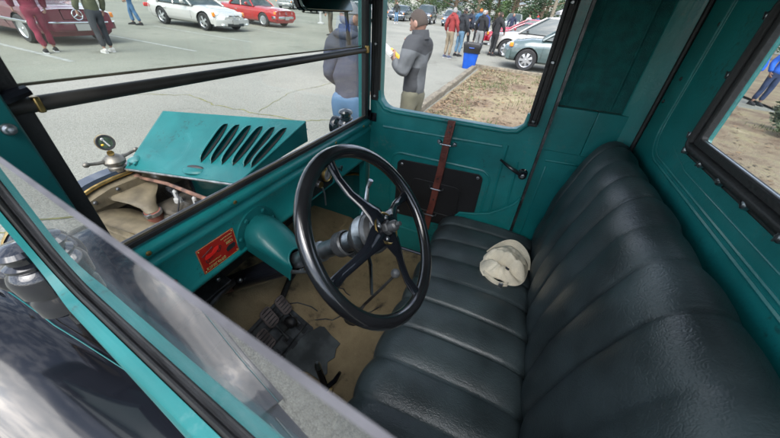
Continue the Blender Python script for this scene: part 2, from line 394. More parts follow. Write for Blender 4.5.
def part(name, mb, m, parent, bev=0, sharp=35, label=None, color=None, smooth=True):
    ms = m if isinstance(m, (list, tuple)) else [m]
    if name in SPLIT and not label:
        q = islands(mb)
        if len(q) > 1:
            for k in q: o = part(name, k, ms, parent, bev, sharp, ' ', color, smooth)
            return o
    o = bpy.data.objects.new(name, mb.mesh(name, ms, sharp, smooth)); link(o, parent)
    if bev: bevel(o, bev)
    if label and label != ' ': o['label'] = label
    if color: o.color = (*color, 1)
    return o
def tag(o, label=None, cat=None, group=None, kind=None):
    if label: o['label'] = label
    if cat: o['category'] = cat
    if group: o['group'] = group
    if kind: o['kind'] = kind
    return o
def empty(name, loc, rz=0):
    o = bpy.data.objects.new(name, None); o.empty_display_size = .2
    return link(o, None, Matrix.Translation(loc) @ Matrix.Rotation(rz, 4, 'Z'))
def solo(name, mb, m, loc=(0, 0, 0), rz=0, bev=0, sharp=35, W=None):
    ms = m if isinstance(m, (list, tuple)) else [m]
    o = bpy.data.objects.new(name, mb.mesh(name, ms, sharp)); link(o, None, W or Matrix.Translation(loc) @ Matrix.Rotation(rz, 4, 'Z'))
    if bev: bevel(o, bev)
    return o
def rrect(a0, a1, b0, b1, r, n=6):
    """rounded rectangle in 2-D"""
    rs = r if isinstance(r, (list, tuple)) else [r] * 4
    out = []
    for (cx, cy, s, q) in ((a1, b0, 270, 0), (a1, b1, 0, 1), (a0, b1, 90, 2), (a0, b0, 180, 3)):
        rr = rs[q]; sx = -1 if cx == a1 else 1; sy = -1 if cy == b1 else 1
        for k in range(n + 1):
            t = R_(s + 90 * k / n); out.append((cx + sx * rr + rr * cos(t), cy + sy * rr + rr * sin(t)))
    return out
def bolt(mb, p, n, r=.008, h=.005, mi=0):
    mb.lathe([(0, h), (r * .6, h), (r * .95, h * .6), (r, 0)], p, n, 8, mi)

# ------------------------------------------------------------------ ground and lot (world axes: z up)
def sheet(name, loop, z, m, kind='structure'):
    mb = MB(); mb.add([(x, y, z) for x, y in loop], [tuple(range(len(loop)))])
    o = solo(name, mb, m); o['kind'] = kind; return o
sheet('ground', [(-400, -400), (600, -400), (600, 600), (-400, 600)], 0, ASPHALT)

def dirt():
    mb = MB(); rnd = random.Random(3)
    def h(x, y):
        e = min(x - 2.3, 12.5 - x if y > -7 else 9, 1.62 - y, 3); e = max(0, min(1, e / 1.2))
        return .006 + e * (.06 + .035 * sin(x * 1.3 + y) * cos(y * .9 - x * .4) + .02 * sin(3.1 * x) * sin(2.7 * y))
    xs = [2.3 + .2 * i for i in range(52)]; ys = [1.62 - .25 * j for j in range(140)]
    mb.grid(lambda u, v: (2.3 + 10.2 * u, 1.62 - 33 * v, h(2.3 + 10.2 * u, 1.62 - 33 * v)), 60, 150)
    mb.grid(lambda u, v: (12.5 + 60 * u, -7.0 - 24 * v, .05 + .03 * sin(20 * u + 9 * v)), 60, 40)
    o = solo('earth', mb, DIRT); o['kind'] = 'structure'
    lv = MB(); gr = MB()
    for i in range(3600):
        x = rnd.uniform(2.4, 12.4); y = 1.6 - abs(rnd.gauss(0, 3.6))
        if rnd.random() < .35: y = 1.55 - abs(rnd.gauss(0, .5))
        z = h(x, y) + .012; a = rnd.uniform(0, 6.3); s = rnd.uniform(.025, .06); t = rnd.uniform(-.5, .5)
        c, q = cos(a), sin(a)
        lv.add([(x - s * c, y - s * q, z), (x + .4 * s * q, y - .4 * s * c, z + t * .02), (x + s * c, y + s * q, z + .01), (x - .4 * s * q, y + .4 * s * c, z - t * .015 + .008)], [(0, 1, 2, 3)])
    for i in range(150):
        x0 = rnd.uniform(3.5, 12); y0 = 1.4 - abs(rnd.gauss(0, 3.0)); n = rnd.randint(10, 30)
        for k in range(n):
            x = x0 + rnd.gauss(0, .14); y = y0 + rnd.gauss(0, .14)
            if y > 1.55 or x > 12.4: continue
            z = h(x, y); a = rnd.uniform(0, 6.3); l = rnd.uniform(.04, .12); b = rnd.uniform(.0, .07)
            gr.add([(x - .007 * sin(a), y + .007 * cos(a), z), (x + .007 * sin(a), y - .007 * cos(a), z), (x + b * cos(a), y + b * sin(a), z + l)], [(0, 1, 2)])
    o = solo('leaf_litter', lv, DRYLEAF); tag(o, 'brown dry leaves scattered over the earth island', kind='stuff')
    o = solo('grass', gr, GRASSM); tag(o, 'thin green grass tufts growing on the bare earth island', kind='stuff')
dirt()

def crack(pts, w, seed):
    rnd = random.Random(seed); mb = MB(); L = []; Rr = []
    for i in range(len(pts) - 1):
        for k in range(9):
            t = k / 9; x = pts[i][0] * (1 - t) + pts[i + 1][0] * t + rnd.gauss(0, .02); y = pts[i][1] * (1 - t) + pts[i + 1][1] * t + rnd.gauss(0, .02)
            d = Vector((pts[i + 1][0] - pts[i][0], pts[i + 1][1] - pts[i][1])).normalized(); ww = w * rnd.uniform(.25, 1)
            L.append((x - d.y * ww, y + d.x * ww, .004)); Rr.append((x + d.y * ww, y - d.x * ww, .004))
    n = len(L); mb.add(L + Rr, [(i, i + 1, n + i + 1, n + i) for i in range(n - 1)])
    o = solo('ground_crack', mb, CRACKM); o['kind'] = 'structure'
crack([(3.3, 6.4), (3.9, 5.6), (3.75, 4.8), (3.85, 4.0), (3.95, 3.15), (4.5, 2.6), (5.4, 2.2)], .018, 1)
crack([(3.85, 4.0), (5.3, 4.4), (7.2, 4.1), (9.5, 5.2)], .010, 2)
crack([(.45, 3.6), (.56, 3.2), (.75, 3.0), (1.3, 3.05)], .014, 5)
crack([(-2.5, 1.6), (-1.2, 2.4), (.45, 3.6)], .014, 6)
for i, (x0, y0, x1, y1) in enumerate([(4.15, 9.6, 4.2, 15.5), (7.15, 9.4, 7.1, 15.5), (10.1, 10, 10.1, 15.5), (13.9, 11, 13.9, 16), (31, 4, 35, 4.1), (31, 7, 35, 7.1), (31, 10, 35, 10.1), (31, 13, 35, 13.1)]):
    d = Vector((x1 - x0, y1 - y0)).normalized(); w = .055
    mb = MB(); mb.add([(x0 - d.y * w, y0 + d.x * w, .005), (x1 - d.y * w, y1 + d.x * w, .005), (x1 + d.y * w, y1 - d.x * w, .005), (x0 + d.y * w, y0 - d.x * w, .005)], [(0, 1, 2, 3)])
    o = solo('parking_line', mb, WHITEPAINT); o['kind'] = 'structure'

def timber(x0, y0, x1, y1, label):
    mb = MB(); d = Vector((x1 - x0, y1 - y0)); L = d.length; d.normalize(); rnd = random.Random(int(x0 * 10))
    lo = []
    for k in range(9):
        t = k / 8 * L; j = rnd.gauss(0, .008)
        c = Vector((x0 + d.x * t - d.y * j, y0 + d.y * t + d.x * j, 0)); n = Vector((-d.y, d.x, 0)); h = .13 + rnd.gauss(0, .006)
        lo.append([c + n * .07, c + n * .065 + Vector((0, 0, h - .01)), c + n * .045 + Vector((0, 0, h)), c - n * .05 + Vector((0, 0, h)), c - n * .07 + Vector((0, 0, h - .02)), c - n * .075])
    mb.loops(lo)
    tag(solo('timber_edging', mb, TIMBER), label, 'timber edging', 'timbers edging the earth island')
timber(2.3, 1.70, 4.7, 1.72, 'timber edging nearest the truck, under the grey jacket man')
timber(4.72, 1.72, 8.2, 1.74, 'middle timber edging between the grey jacket man and the blue bin')
timber(8.25, 1.74, 12.0, 1.78, 'timber edging that ends at the blue bin')
timber(12.15, 1.9, 12.55, -1.4, 'timber edging in front of the green suv front wheel')
timber(12.56, -1.45, 12.75, -4.6, 'timber edging beside the green suv doors')

# ------------------------------------------------------------------ cars
def open_arches(o, cuts):
    # open the wheel arches: drop the side faces inside each circle and pull the cut edge onto it
    b = bmesh.new(); b.from_mesh(o.data); b.faces.ensure_lookup_table()
    def hit(co):
        for c, r in cuts:
            if co.x * c[0] > 0 and abs(co.x) > abs(c[0]) * .62 and math.hypot(co.y - c[1], co.z - c[2]) < r: return c, r
    kill = [f for f in b.faces if hit(f.calc_center_median())]
    bmesh.ops.delete(b, geom=kill, context='FACES')
    for v in b.verts:
        if v.is_boundary and v.link_faces:
            for c, r in cuts:
                d = math.hypot(v.co.y - c[1], v.co.z - c[2])
                if v.co.x * c[0] > 0 and abs(d - r) < .12 and abs(v.co.x) > abs(c[0]) * .80:
                    v.co.y = c[1] + (v.co.y - c[1]) * r / d; v.co.z = c[2] + (v.co.z - c[2]) * r / d
    b.to_mesh(o.data); b.free()
    o.data.polygons.foreach_set('use_smooth', [True] * len(o.data.polygons)); o.data.set_sharp_from_angle(angle=R_(38))

def interp(tab, y):
    for i in range(len(tab) - 1):
        if tab[i][0] <= y <= tab[i + 1][0]:
            t = (y - tab[i][0]) / (tab[i + 1][0] - tab[i][0]); t = t * t * (3 - 2 * t)
            return tab[i][1] + (tab[i + 1][1] - tab[i][1]) * t
    return tab[0][1] if y < tab[0][0] else tab[-1][1]

def car(name, label, cat, loc, heading, color, P, group=None):
    color = tuple(q * .66 for q in color)
    """a car: local +y is its nose. P holds its side profile and style"""
    t = empty(name, (*loc, 0), heading); tag(t, label, cat, group)
    L, W = P['L'], P['W']; fa, ra = P['fa'], P['ra']; wr = P['wr']; boxy = P.get('boxy', .5)
    top = P['top']; hw = P['hw']; zb = P.get('zb', .22)
    mb = MB(); lo = []
    ys = [-L / 2 + L * i / 110 for i in range(111)]
    for y in ys:
        zt = interp(top, y); w = W / 2 * interp(hw, y); zz = zb + (.12 if abs(y) > L / 2 - .12 else 0)
        zs = zt - .10 - .05 * (1 - boxy); zm = (zz + zs) / 2
        half = [(0, zz), (w * .80, zz), (w * .94, zz + .07), (w * .985, zm - .12), (w, zm + .02), (w * .99, zs - .08), (w * (.93 + .04 * boxy), zs + .03), (w * .80, zt - .015), (w * .45, zt + .005), (0, zt + .012)]
        fine = [half[0]]
        for i in range(1, len(half)):
            k_ = 4 if 2 <= i <= 6 else 1
            for q in range(1, k_ + 1): fine.append((half[i - 1][0] + (half[i][0] - half[i - 1][0]) * q / k_, half[i - 1][1] + (half[i][1] - half[i - 1][1]) * q / k_))
        half = fine
        l = [Vector((a, y, b)) for a, b in half] + [Vector((-a, y, b)) for a, b in reversed(half[1:-1])]
        lo.append(l)
    mb.loops(lo)
    body = part('body', mb, PAINT, t, color=color)
    open_arches(body, [((sx * W / 2, y, wr), wr * 1.13) for sx in (-1, 1) for y in (fa, ra)])
    for sx in (-1, 1):
        for y in (fa, ra):
            w = MB(); w.lathe([(wr * 1.16, .0), (wr * 1.15, .26), (0, .26)], (sx * (W / 2 * interp(hw, y) * .955), y, wr), (-sx, 0, 0), 28)
            w.v = [v if v[2] > zb + .02 else (v[0], v[1], zb + .02) for v in w.v]
            part('wheel_well', w, DARKPLASTIC, body)
    # greenhouse
    g = P['gh']     # rows: (y at belt, y at roof) front and rear, roof height, roof half-width factor
    y0, y1, y2, y3, zr, rw = g     # belt rear, roof rear, roof front, belt front
    def belt(y): return interp(top, y) - .03
    if zr:
        gb = MB(); wb_ = W / 2 * .93; n = 7; lo = []
        for k in range(n + 1):
            s = k / n; z = None; row = []
            e = s ** .9
            ya = y0 + (y1 - y0) * e; yb = y3 + (y2 - y3) * e
            zz0 = belt(0) + (zr - belt(0)) * (s - .12 * s * s * 0); ww = wb_ * (1 - (1 - rw) * s ** 1.3)
            pts = rrect(-ww, ww, ya, yb, .12 + .10 * s, 4)
            lo.append([Vector((p[0], p[1], zz0)) for p in pts])
        gb.loops(lo)
        gl = part('glasshouse', gb, CARGLASS, t)
        rf = MB(); l = lo[-1]; c = sum(l, Vector()) / len(l)
        o_ = [c + (p - c) * 1.015 for p in l]
        r2 = [c + (p - c) * .86 + Vector((0, 0, .035)) for p in l]; r3 = [c + (p - c) * .4 + Vector((0, 0, .055)) for p in l]
        rf.loops([[p + Vector((0, 0, -.035)) for p in o_], o_, r2, r3])
        part('roof', rf, P.get('roofm', PAINT), t, color=P.get('roofc', color))
        for sx in (-1, 1):
            pl = MB()
            for (ya, yb, w_) in ((y3, y2, .035), (y0, y1, .05), ((y0 + y3) / 2 - .05, (y1 + y2) / 2 - .05, .035)):
                pl.tube([(sx * (wb_ * 1.0), ya - .03 * (1 if ya > 0 else -1), belt(0) - .02), (sx * (wb_ * (1 - (1 - rw) * .42) + .008), (ya + yb) / 2, (belt(0) + zr) / 2), (sx * wb_ * rw * 1.0, yb, zr - .01)], w_, 6)
            part('pillar', pl, PAINT, t, color=color)
    else:
        ws_ = MB()    # open roadster: windscreen with a chrome frame, dark cabin opening
        wb_ = W / 2 * .84; zt = P['wsz']
        fr = [(-wb_, y3, belt(0)), (-wb_ * .9, y2, zt), (wb_ * .9, y2, zt), (wb_, y3, belt(0))]
        ws_.tube(fr, .022, 6); part('windscreen_frame', ws_, CHROME if P.get('chrome') else DARKPLASTIC, t)
        q = MB(); q.plate(fr, (0, .012, 0)); part('windscreen', q, CARGLASS, t)
        cb = MB(); cb.box((0, (y0 + y3) / 2 - .1, belt(0) + .045), (W * .74, abs(y3 - y0) * .8, .03)); part('cabin_opening', cb, DARKPLASTIC, t, bev=.05)
        for sx in (-1, 1):
            st = MB(); st.box((sx * .36, y0 + .45, belt(0) + .16), (.48, .16, .42)); st.box((sx * .36, y0 + .45, belt(0) + .44), (.26, .10, .18))
            part('seat', st, P.get('seatm', DARKPLASTIC), t, bev=.04)
    # wheels
    for sx in (-1, 1):
        for y in (fa, ra):
            c = Vector((sx * (W / 2 - .115), y, wr)); ax = Vector((sx, 0, 0))
            w = MB(); w.lathe([(wr * .62, -.10), (wr * .9, -.105), (wr * .985, -.07), (wr, 0), (wr * .985, .07), (wr * .9, .105), (wr * .64, .10), (wr * .62, .08)], c, ax, 28)
            wo_ = part('wheel', w, TYRE, t)
            rm = MB(); rr = wr * .64
            rm.lathe([(rr, .098), (rr * .94, .085), (rr * .90, .04)], c, ax, 28)
            x_, y_ = perp(ax); ns = P.get('spokes', 6)
            for k in range(ns):
                a = 2 * pi * k / ns; d = cos(a) * x_ + sin(a) * y_; e = -sin(a) * x_ + cos(a) * y_
                pr = []
                for (q, wd, h) in ((.12, .05, .085), (.5, .036, .09), (.93, .045, .075)):
                    pr.append([c + d * rr * q + e * wd * .9 + ax * (h - .03), c + d * rr * q + e * wd + ax * h, c + d * rr * q - e * wd + ax * h, c + d * rr * q - e * wd * .9 + ax * (h - .03)])
                rm.loops(pr)
            rm.lathe([(0, .097), (rr * .16, .095), (rr * .22, .08), (rr * .24, .05)], c, ax, 16)
            part('rim', rm, ALLOY, wo_)
            bk = MB(); bk.lathe([(0, .035), (rr * .92, .035)], c, ax, 20); part('brake_disc', bk, DARKSTEEL, wo_)
    # nose
    yn = L / 2
    zb_ = interp(top, yn - .12)
    lw = P.get('lamp', (.30, .13)); lx = P.get('lampx', W / 2 - .30); lz = P.get('lampz', zb_ - .16); ly = P.get('lampy', yn - .10)
    for sx in (-1, 1):
        hb = MB()
        if P.get('round'):
            hb.ell((sx * lx, ly, lz), (lw[0] / 2, .09, lw[1] / 2), 14, 8)
        else:
            hb.box((sx * lx, ly, lz), (lw[0], .14, lw[1]), Matrix.Rotation(-sx * P.get('lampa', .12), 3, 'Z'))
        part('headlight', hb, LENS, t, bev=.035 if not P.get('round') else 0)
        ib = MB(); ib.box((sx * (lx + lw[0] / 2 + .035), ly - .02, lz), (.10, .12, lw[1] * .8), Matrix.Rotation(-sx * .35, 3, 'Z'))
        part('indicator', ib, AMBER, t, bev=.02)
    gw_, gh_ = P.get('grille', (.6, .2)); gz = P.get('grz', lz); gy = P.get('gry', yn - .035)
    gb = MB(); gb.ring([(x, gy, gz + z) for x, z in rrect(-gw_ / 2, gw_ / 2, -gh_ / 2, gh_ / 2, .04)], [(x, gy, gz + z) for x, z in rrect(-gw_ / 2 + .03, gw_ / 2 - .03, -gh_ / 2 + .025, gh_ / 2 - .025, .03)], (0, -.10, 0))
    gr = part('grille', gb, CHROME, t, bev=.006)
    gi = MB(); gi.box((0, gy - .06, gz), (gw_ - .05, .05, gh_ - .04)); part('grille_mesh', gi, DARKPLASTIC, gr)
    gs = MB()
    for k in range(P.get('bars', 3)):
        z = gz - gh_ / 2 + gh_ * (k + 1) / (P.get('bars', 3) + 1); gs.box((0, gy - .02, z), (gw_ - .06, .025, .014))
    part('grille_bar', gs, CHROME, gr)
    if P.get('star'):
        em = MB(); r = P['star']; em.tube([(r * cos(a), gy + .012, gz + r * sin(a)) for a in [2 * pi * k / 28 for k in range(28)]], r * .10, 6, closed=True)
        for k in range(3):
            a = R_(90 + 120 * k); em.tube([(0, gy + .012, gz), (r * cos(a), gy + .012, gz + r * sin(a))], [r * .16, r * .05], 6)
        part('emblem', em, CHROME, gr)
    bz = P.get('bumpz', .45); bm_ = MB()
    bl = []
    for k in range(13):
        x = -W / 2 * 1.0 + W * k / 12; yy = yn + .03 - .16 * abs(2 * k / 12 - 1) ** 4
        hh = P.get('bumph', .11)
        bl.append([Vector((x, yy - .12, bz - hh)), Vector((x, yy, bz - hh * .8)), Vector((x, yy + .015, bz)), Vector((x, yy, bz + hh * .8)), Vector((x, yy - .12, bz + hh))])
    bm_.loops(bl)
    bo = part('bumper', bm_, P.get('bumpm', PAINT), t, color=P.get('bumpc', color))
    if P.get('strip'):
        sm = MB(); sm.tube([(p[3] + Vector((0, .006, .0))) for p in bl], .022, 8); part('bumper_strip', sm, CHROME, bo)
    if P.get('intake'):
        im = MB(); im.box((0, yn + .015, bz - .08), (W * .5, .06, .13)); part('intake', im, DARKPLASTIC, bo, bev=.03)
        for sx in (-1, 1):
            fm = MB(); fm.ell((sx * W * .36, yn - .01, bz - .08), (.10, .06, .05), 12, 8); part('fog_lamp', fm, LENS, bo)
    pm = MB(); pm.box((P.get('platex', 0), yn + .06, bz + P.get('platez', .0)), (.31, .012, .155)); pm.box((P.get('platex', 0), yn + .045, bz + P.get('platez', 0)), (.33, .012, .17), mi=1)
    part('licence_plate', pm, [PLATE, DARKPLASTIC], bo)
    for sx in (-1, 1):
        mm = MB(); mm.ell((sx * (W / 2 + .07), y3 - .38, belt(0) + .09), (.10, .06, .07), 12, 8); mm.tube([(sx * (W / 2 - .06), y3 - .36, belt(0) + .03), (sx * (W / 2 + .06), y3 - .37, belt(0) + .06)], .02, 6)
        part('wing_mirror', mm, PAINT, t, color=P.get('mirc', color))
        dl = MB(); yy0 = (y0 + y3) / 2 - .05
        for yd in ([y3 - .12, yy0 - .02, y0 + .42] if not P.get('two') else [y3 - .12, y0 + .25]):
            w1 = W / 2 * interp(hw, yd)
            zs = interp(top, yd) - .13
            dl.tube([(sx * (w1 * .95), yd, zb + .10), (sx * w1 * .99, yd, (zb + zs) / 2 - .1), (sx * w1 * .997, yd, (zb + zs) / 2 + .02), (sx * w1 * .985, yd, zs - .07)], .006, 5)
        part('door_seam', dl, DARKPLASTIC, body)
        hb = MB(); w1 = W / 2
        for yd in ([y3 - .95, y0 + .62] if not P.get('two') else [y0 + .5]):
            hb.box((sx * (w1 * .995 + .006), yd, interp(top, yd) - .24), (.03, .17, .03))
        part('door_handle', hb, P.get('hm', CHROME), t, bev=.008)
    if P.get('sidestrip'):
        for sx in (-1, 1):
            sm = MB(); sm.box((sx * (W / 2 + .002), 0, .52), (.025, L * .80, .06)); part('side_strip', sm, CHROME, t, bev=.008)
    # tail lamps
    for sx in (-1, 1):
        tm = MB(); tm.box((sx * (W / 2 - .22), -L / 2 + .02, interp(top, -L / 2 + .1) - .2), (.34, .08, .15)); part('tail_light', tm, REDLENS, t, bev=.03)
    return t

SEDAN80 = dict(L=4.9, W=1.82, fa=1.5, ra=-1.35, wr=.33, boxy=1, top=[(-2.45, .90), (-2.2, .98), (-.9, 1.0), (.9, .98), (2.0, .90), (2.45, .84)], hw=[(-2.45, .86), (-2.0, .97), (0, 1), (1.9, .97), (2.45, .87)],
               gh=(-1.55, -1.0, .25, .95, 1.40, .78), lamp=(.42, .16), lampx=.62, lampz=.72, grille=(.72, .25), grz=.72, bars=4, star=.115, strip=1, bumpz=.46, sidestrip=1, platez=-.02, lampa=.1, gry=2.45, lampy=2.36, spokes=15)
COUPE = dict(L=4.55, W=1.84, fa=1.40, ra=-1.18, wr=.335, boxy=.2, top=[(-2.27, .86), (-1.9, .95), (-.6, .93), (.7, .90), (1.5, .82), (2.0, .70), (2.27, .58)], hw=[(-2.27, .78), (-1.7, .97), (0, .97), (1.2, 1), (1.8, .95), (2.27, .66)],
             gh=(-1.35, -.75, .05, .85, 1.29, .72), two=1, lamp=(.30, .20), round=1, lampx=.62, lampy=1.98, lampz=.64, grille=(.62, .17), grz=.55, bars=2, star=.09, bumpz=.36, bumph=.14, intake=1, platez=.02, spokes=5, hm=PAINT, gry=2.28, roofm=PAINT)
ROADSTER = dict(L=4.4, W=1.79, fa=1.32, ra=-1.13, wr=.32, boxy=.8, top=[(-2.2, .84), (-1.8, .92), (0, .93), (.7, .92), (1.7, .88), (2.2, .80)], hw=[(-2.2, .85), (-1.8, .97), (0, 1), (1.7, .97), (2.2, .90)],
                gh=(-1.0, -.6, .25, .75, 1.28, .72), roofm=DARKPLASTIC, two=1, chrome=1, lamp=(.28, .17), lampx=.60, lampz=.68, grille=(.62, .20), grz=.68, bars=4, star=.07, bumpm=CHROME, bumpz=.48, bumph=.07, platez=-.02, gry=2.2, lampy=2.12, spokes=12)
SUV = dict(L=4.5, W=1.84, fa=1.40, ra=-1.25, wr=.36, zb=.28, boxy=.3, top=[(-2.25, .98), (-2.1, 1.08), (.5, 1.06), (1.3, 1.02), (1.9, .93), (2.25, .74)], hw=[(-2.25, .88), (-1.9, .98), (0, 1), (1.5, .99), (2.0, .93), (2.25, .70)],
           gh=(-2.1, -1.75, .05, 1.05, 1.66, .78), lamp=(.34, .18), lampx=.66, lampy=2.05, lampz=.80, round=1, grille=(.7, .16), grz=.72, bars=2, bumpz=.50, bumph=.16, intake=1, spokes=7, hm=PAINT, mirc=(.02, .02, .02))
HATCH = dict(L=4.2, W=1.75, fa=1.3, ra=-1.2, wr=.32, boxy=.4, top=[(-2.1, .86), (-1.9, .96), (.5, .95), (1.3, .90), (1.8, .80), (2.1, .66)], hw=[(-2.1, .86), (-1.7, .97), (0, 1), (1.5, .97), (2.1, .72)],
             gh=(-1.9, -1.45, 0, 1.0, 1.44, .76), lamp=(.30, .15), lampx=.6, lampy=1.93, lampz=.68, round=1, grille=(.5, .14), grz=.62, bars=2, bumpz=.42, intake=1)

car('parked_car', 'maroon saloon with chrome grille and round star emblem behind the red trouser leg', 'car', (5.62, 11.15 + .25 + 2.7), pi, (.16, .012, .035), SEDAN80)
car('parked_car', 'white low sports coupe with dark five spoke wheels', 'car', (11.9, 14.9), pi, (.60, .59, .575), COUPE)
car('parked_car', 'bright red convertible with chrome bumper beside the white coupe', 'car', (16.1, 15.4), pi, (.50, .012, .012), ROADSTER)
car('parked_car', 'silver green suv at the edge of the earth island', 'suv', (14.1, -1.2), 0, (.095, .145, .145), SUV)
car('parked_car', 'white suv parked behind the silver green suv', 'suv', (17.6, -.15), 0, (.52, .505, .475), SUV)
car('parked_car', 'dark red sporty car just beyond the white suv', 'car', (22.5, .95), .05, (.36, .012, .03), COUPE)
car('parked_car', 'crimson hatchback farthest along the row of suvs', 'car', (26.2, 1.0), 0, (.45, .015, .05), HATCH)
cols = [(.045, .06, .075), (.10, .14, .18), (.03, .035, .04), (.07, .10, .13), (.25, .27, .29), (.05, .07, .085)]
lbl = ['black saloon at the right end of the far dark row', 'slate blue hatchback second in the far dark row', 'black suv in the middle of the far dark row', 'blue grey saloon behind the far person in jeans', 'silver hatchback at the head of the grey jacket man', 'dark suv at the left end of the far row by the door post']
for i in range(6):
    car('parked_car', lbl[i], 'car', (38.5, 6.2 + 3.0 * i), pi / 2 + .12, cols[i], [SEDAN80, HATCH, SUV, SEDAN80, HATCH, SUV][i] if i not in (0, 3) else dict(SEDAN80, star=0), 'cars in the far row')
car('parked_car', 'black hatchback under the mirror far across the lot', 'car', (33.0, 23.2), pi / 2 + .3, (.03, .035, .045), HATCH)
car('parked_car', 'pale grey saloon far across the lot beside the mirror', 'car', (36.0, 28.5), pi / 2 + .3, (.3, .32, .34), dict(SEDAN80, star=0))
car('parked_car', 'white saloon with amber lamps in the far row by the door post', 'car', (28.3, 14.9), pi / 2 + .4, (.6, .6, .6), dict(SEDAN80, star=0))
car('parked_car', 'pale green grey van far behind the black jackets', 'van', (46.0, 3.4), pi / 2, (.26, .30, .28), dict(SUV, L=5.2))
car('parked_car', 'blue pickup coloured hatchback far off under the canopy', 'car', (44, -.5), .4, (.03, .12, .28), HATCH)

# ------------------------------------------------------------------ people
def skin(verts, edges, radii, sub=1, root=0):
    me = bpy.data.meshes.new('tmp'); me.from_pydata(verts, edges, []); o = bpy.data.objects.new('tmp', me); col.objects.link(o)
    sm = o.modifiers.new('skin', 'SKIN'); sm.use_smooth_shade = True
    sv = me.skin_vertices[0].data if me.skin_vertices else None
    if sv is None:
        bpy.context.view_layer.objects.active = o
        b = bmesh.new(); b.from_mesh(me); b.verts.layers.skin.verify(); b.to_mesh(me); b.free(); sv = me.skin_vertices[0].data
    for i, r in enumerate(radii):
        sv[i].radius = r if isinstance(r, tuple) else (r, r); sv[i].use_root = (i == root)
    ss = o.modifiers.new('sub', 'SUBSURF'); ss.levels = sub; ss.render_levels = sub
    dg = bpy.context.evaluated_depsgraph_get(); ev = bpy.data.meshes.new_from_object(o.evaluated_get(dg))
    vs = [tuple(v.co) for v in ev.vertices]; fs = [tuple(p.vertices) for p in ev.polygons]
    bpy.data.objects.remove(o); bpy.data.meshes.remove(me); bpy.data.meshes.remove(ev)
    return vs, fs

def hand(mb, wrist, d, palm_n, side, curl=.35, k=1.0):
    """palm, five bent fingers; d points along the hand, palm_n out of the palm, side = +1 when the thumb lies along d x palm_n"""
    w = Vector(wrist); d = Vector(d).normalized(); n = Vector(palm_n); n = (n - d * n.dot(d)).normalized(); s = d.cross(n) * side
    lo = []
    for t, wd, th in ((-.01, .026, .020), (.03, .036, .017), (.075, .041, .014), (.092, .038, .011)):
        c = w + d * t * k; lo.append([c + (s * wd * cos(a) + n * th * sin(a)) * k for a in [2 * pi * q / 10 for q in range(10)]])
    mb.loops(lo)
    for j, (off, ln) in enumerate(((.028, .070), (.010, .080), (-.009, .074), (-.027, .058))):
        p = w + (d * .088 + s * off) * k; pts = [p - d * .01]; a = .15
        for seg in (.45, .30, .25):
            a += curl * 1.2; p = p + (d * cos(a) + n * sin(a)) * ln * seg * k; pts.append(p)
        mb.tube(pts, [.0095 * k, .009 * k, .0082 * k, .006 * k], 7)
    p = w + (d * .025 + s * .032) * k
    mb.tube([p - s * .012 * k, p + (d * .028 + s * .022 + n * .012) * k, p + (d * .055 + s * .026 + n * .028) * k], [.013 * k, .011 * k, .008 * k], 7)

def clothmat(name, c, var=.12): return mat(name, c, var=var, vscale=7, **CLOTHBUMP)
CM = {}
def cm(c):
    c = tuple(q * .68 for q in c)
    if c not in CM: CM[c] = clothmat('cloth', c)
    return CM[c]

def panel_cloth(c1, c2):
    # fleece jacket with a darker sewn shoulder yoke and side panels
    m = clothmat('panelled fleece', c1); N, L, b = nodes(m); tc = N.new('ShaderNodeTexCoord'); sp = N.new('ShaderNodeSeparateXYZ'); L.new(tc.outputs['Object'], sp.inputs[0])
    def mth(op, a, bb):
        n = N.new('ShaderNodeMath'); n.operation = op
        for i, q in enumerate((a, bb)):
            if isinstance(q, (int, float)): n.inputs[i].default_value = q
            elif q is not None: L.new(q, n.inputs[i])
        return n.outputs[0]
    ay = mth('ABSOLUTE', sp.outputs['X'], None); top_ = mth('GREATER_THAN', mth('ADD', sp.outputs['Z'], mth('MULTIPLY', ay, -.25)), 1.315)
    side = mth('MULTIPLY', mth('LESS_THAN', sp.outputs['Z'], 1.20), mth('MULTIPLY', mth('GREATER_THAN', ay, .085), mth('LESS_THAN', ay, .215)))
    fac = mth('MAXIMUM', top_, side); src = b.inputs['Base Color'].links[0].from_socket
    mx = N.new('ShaderNodeMix'); mx.data_type = 'RGBA'; L.new(fac, mx.inputs['Factor']); L.new(src, mx.inputs['A']); mx.inputs['B'].default_value = (*[q * .6 for q in c2], 1); L.new(mx.outputs['Result'], b.inputs['Base Color'])
    return m

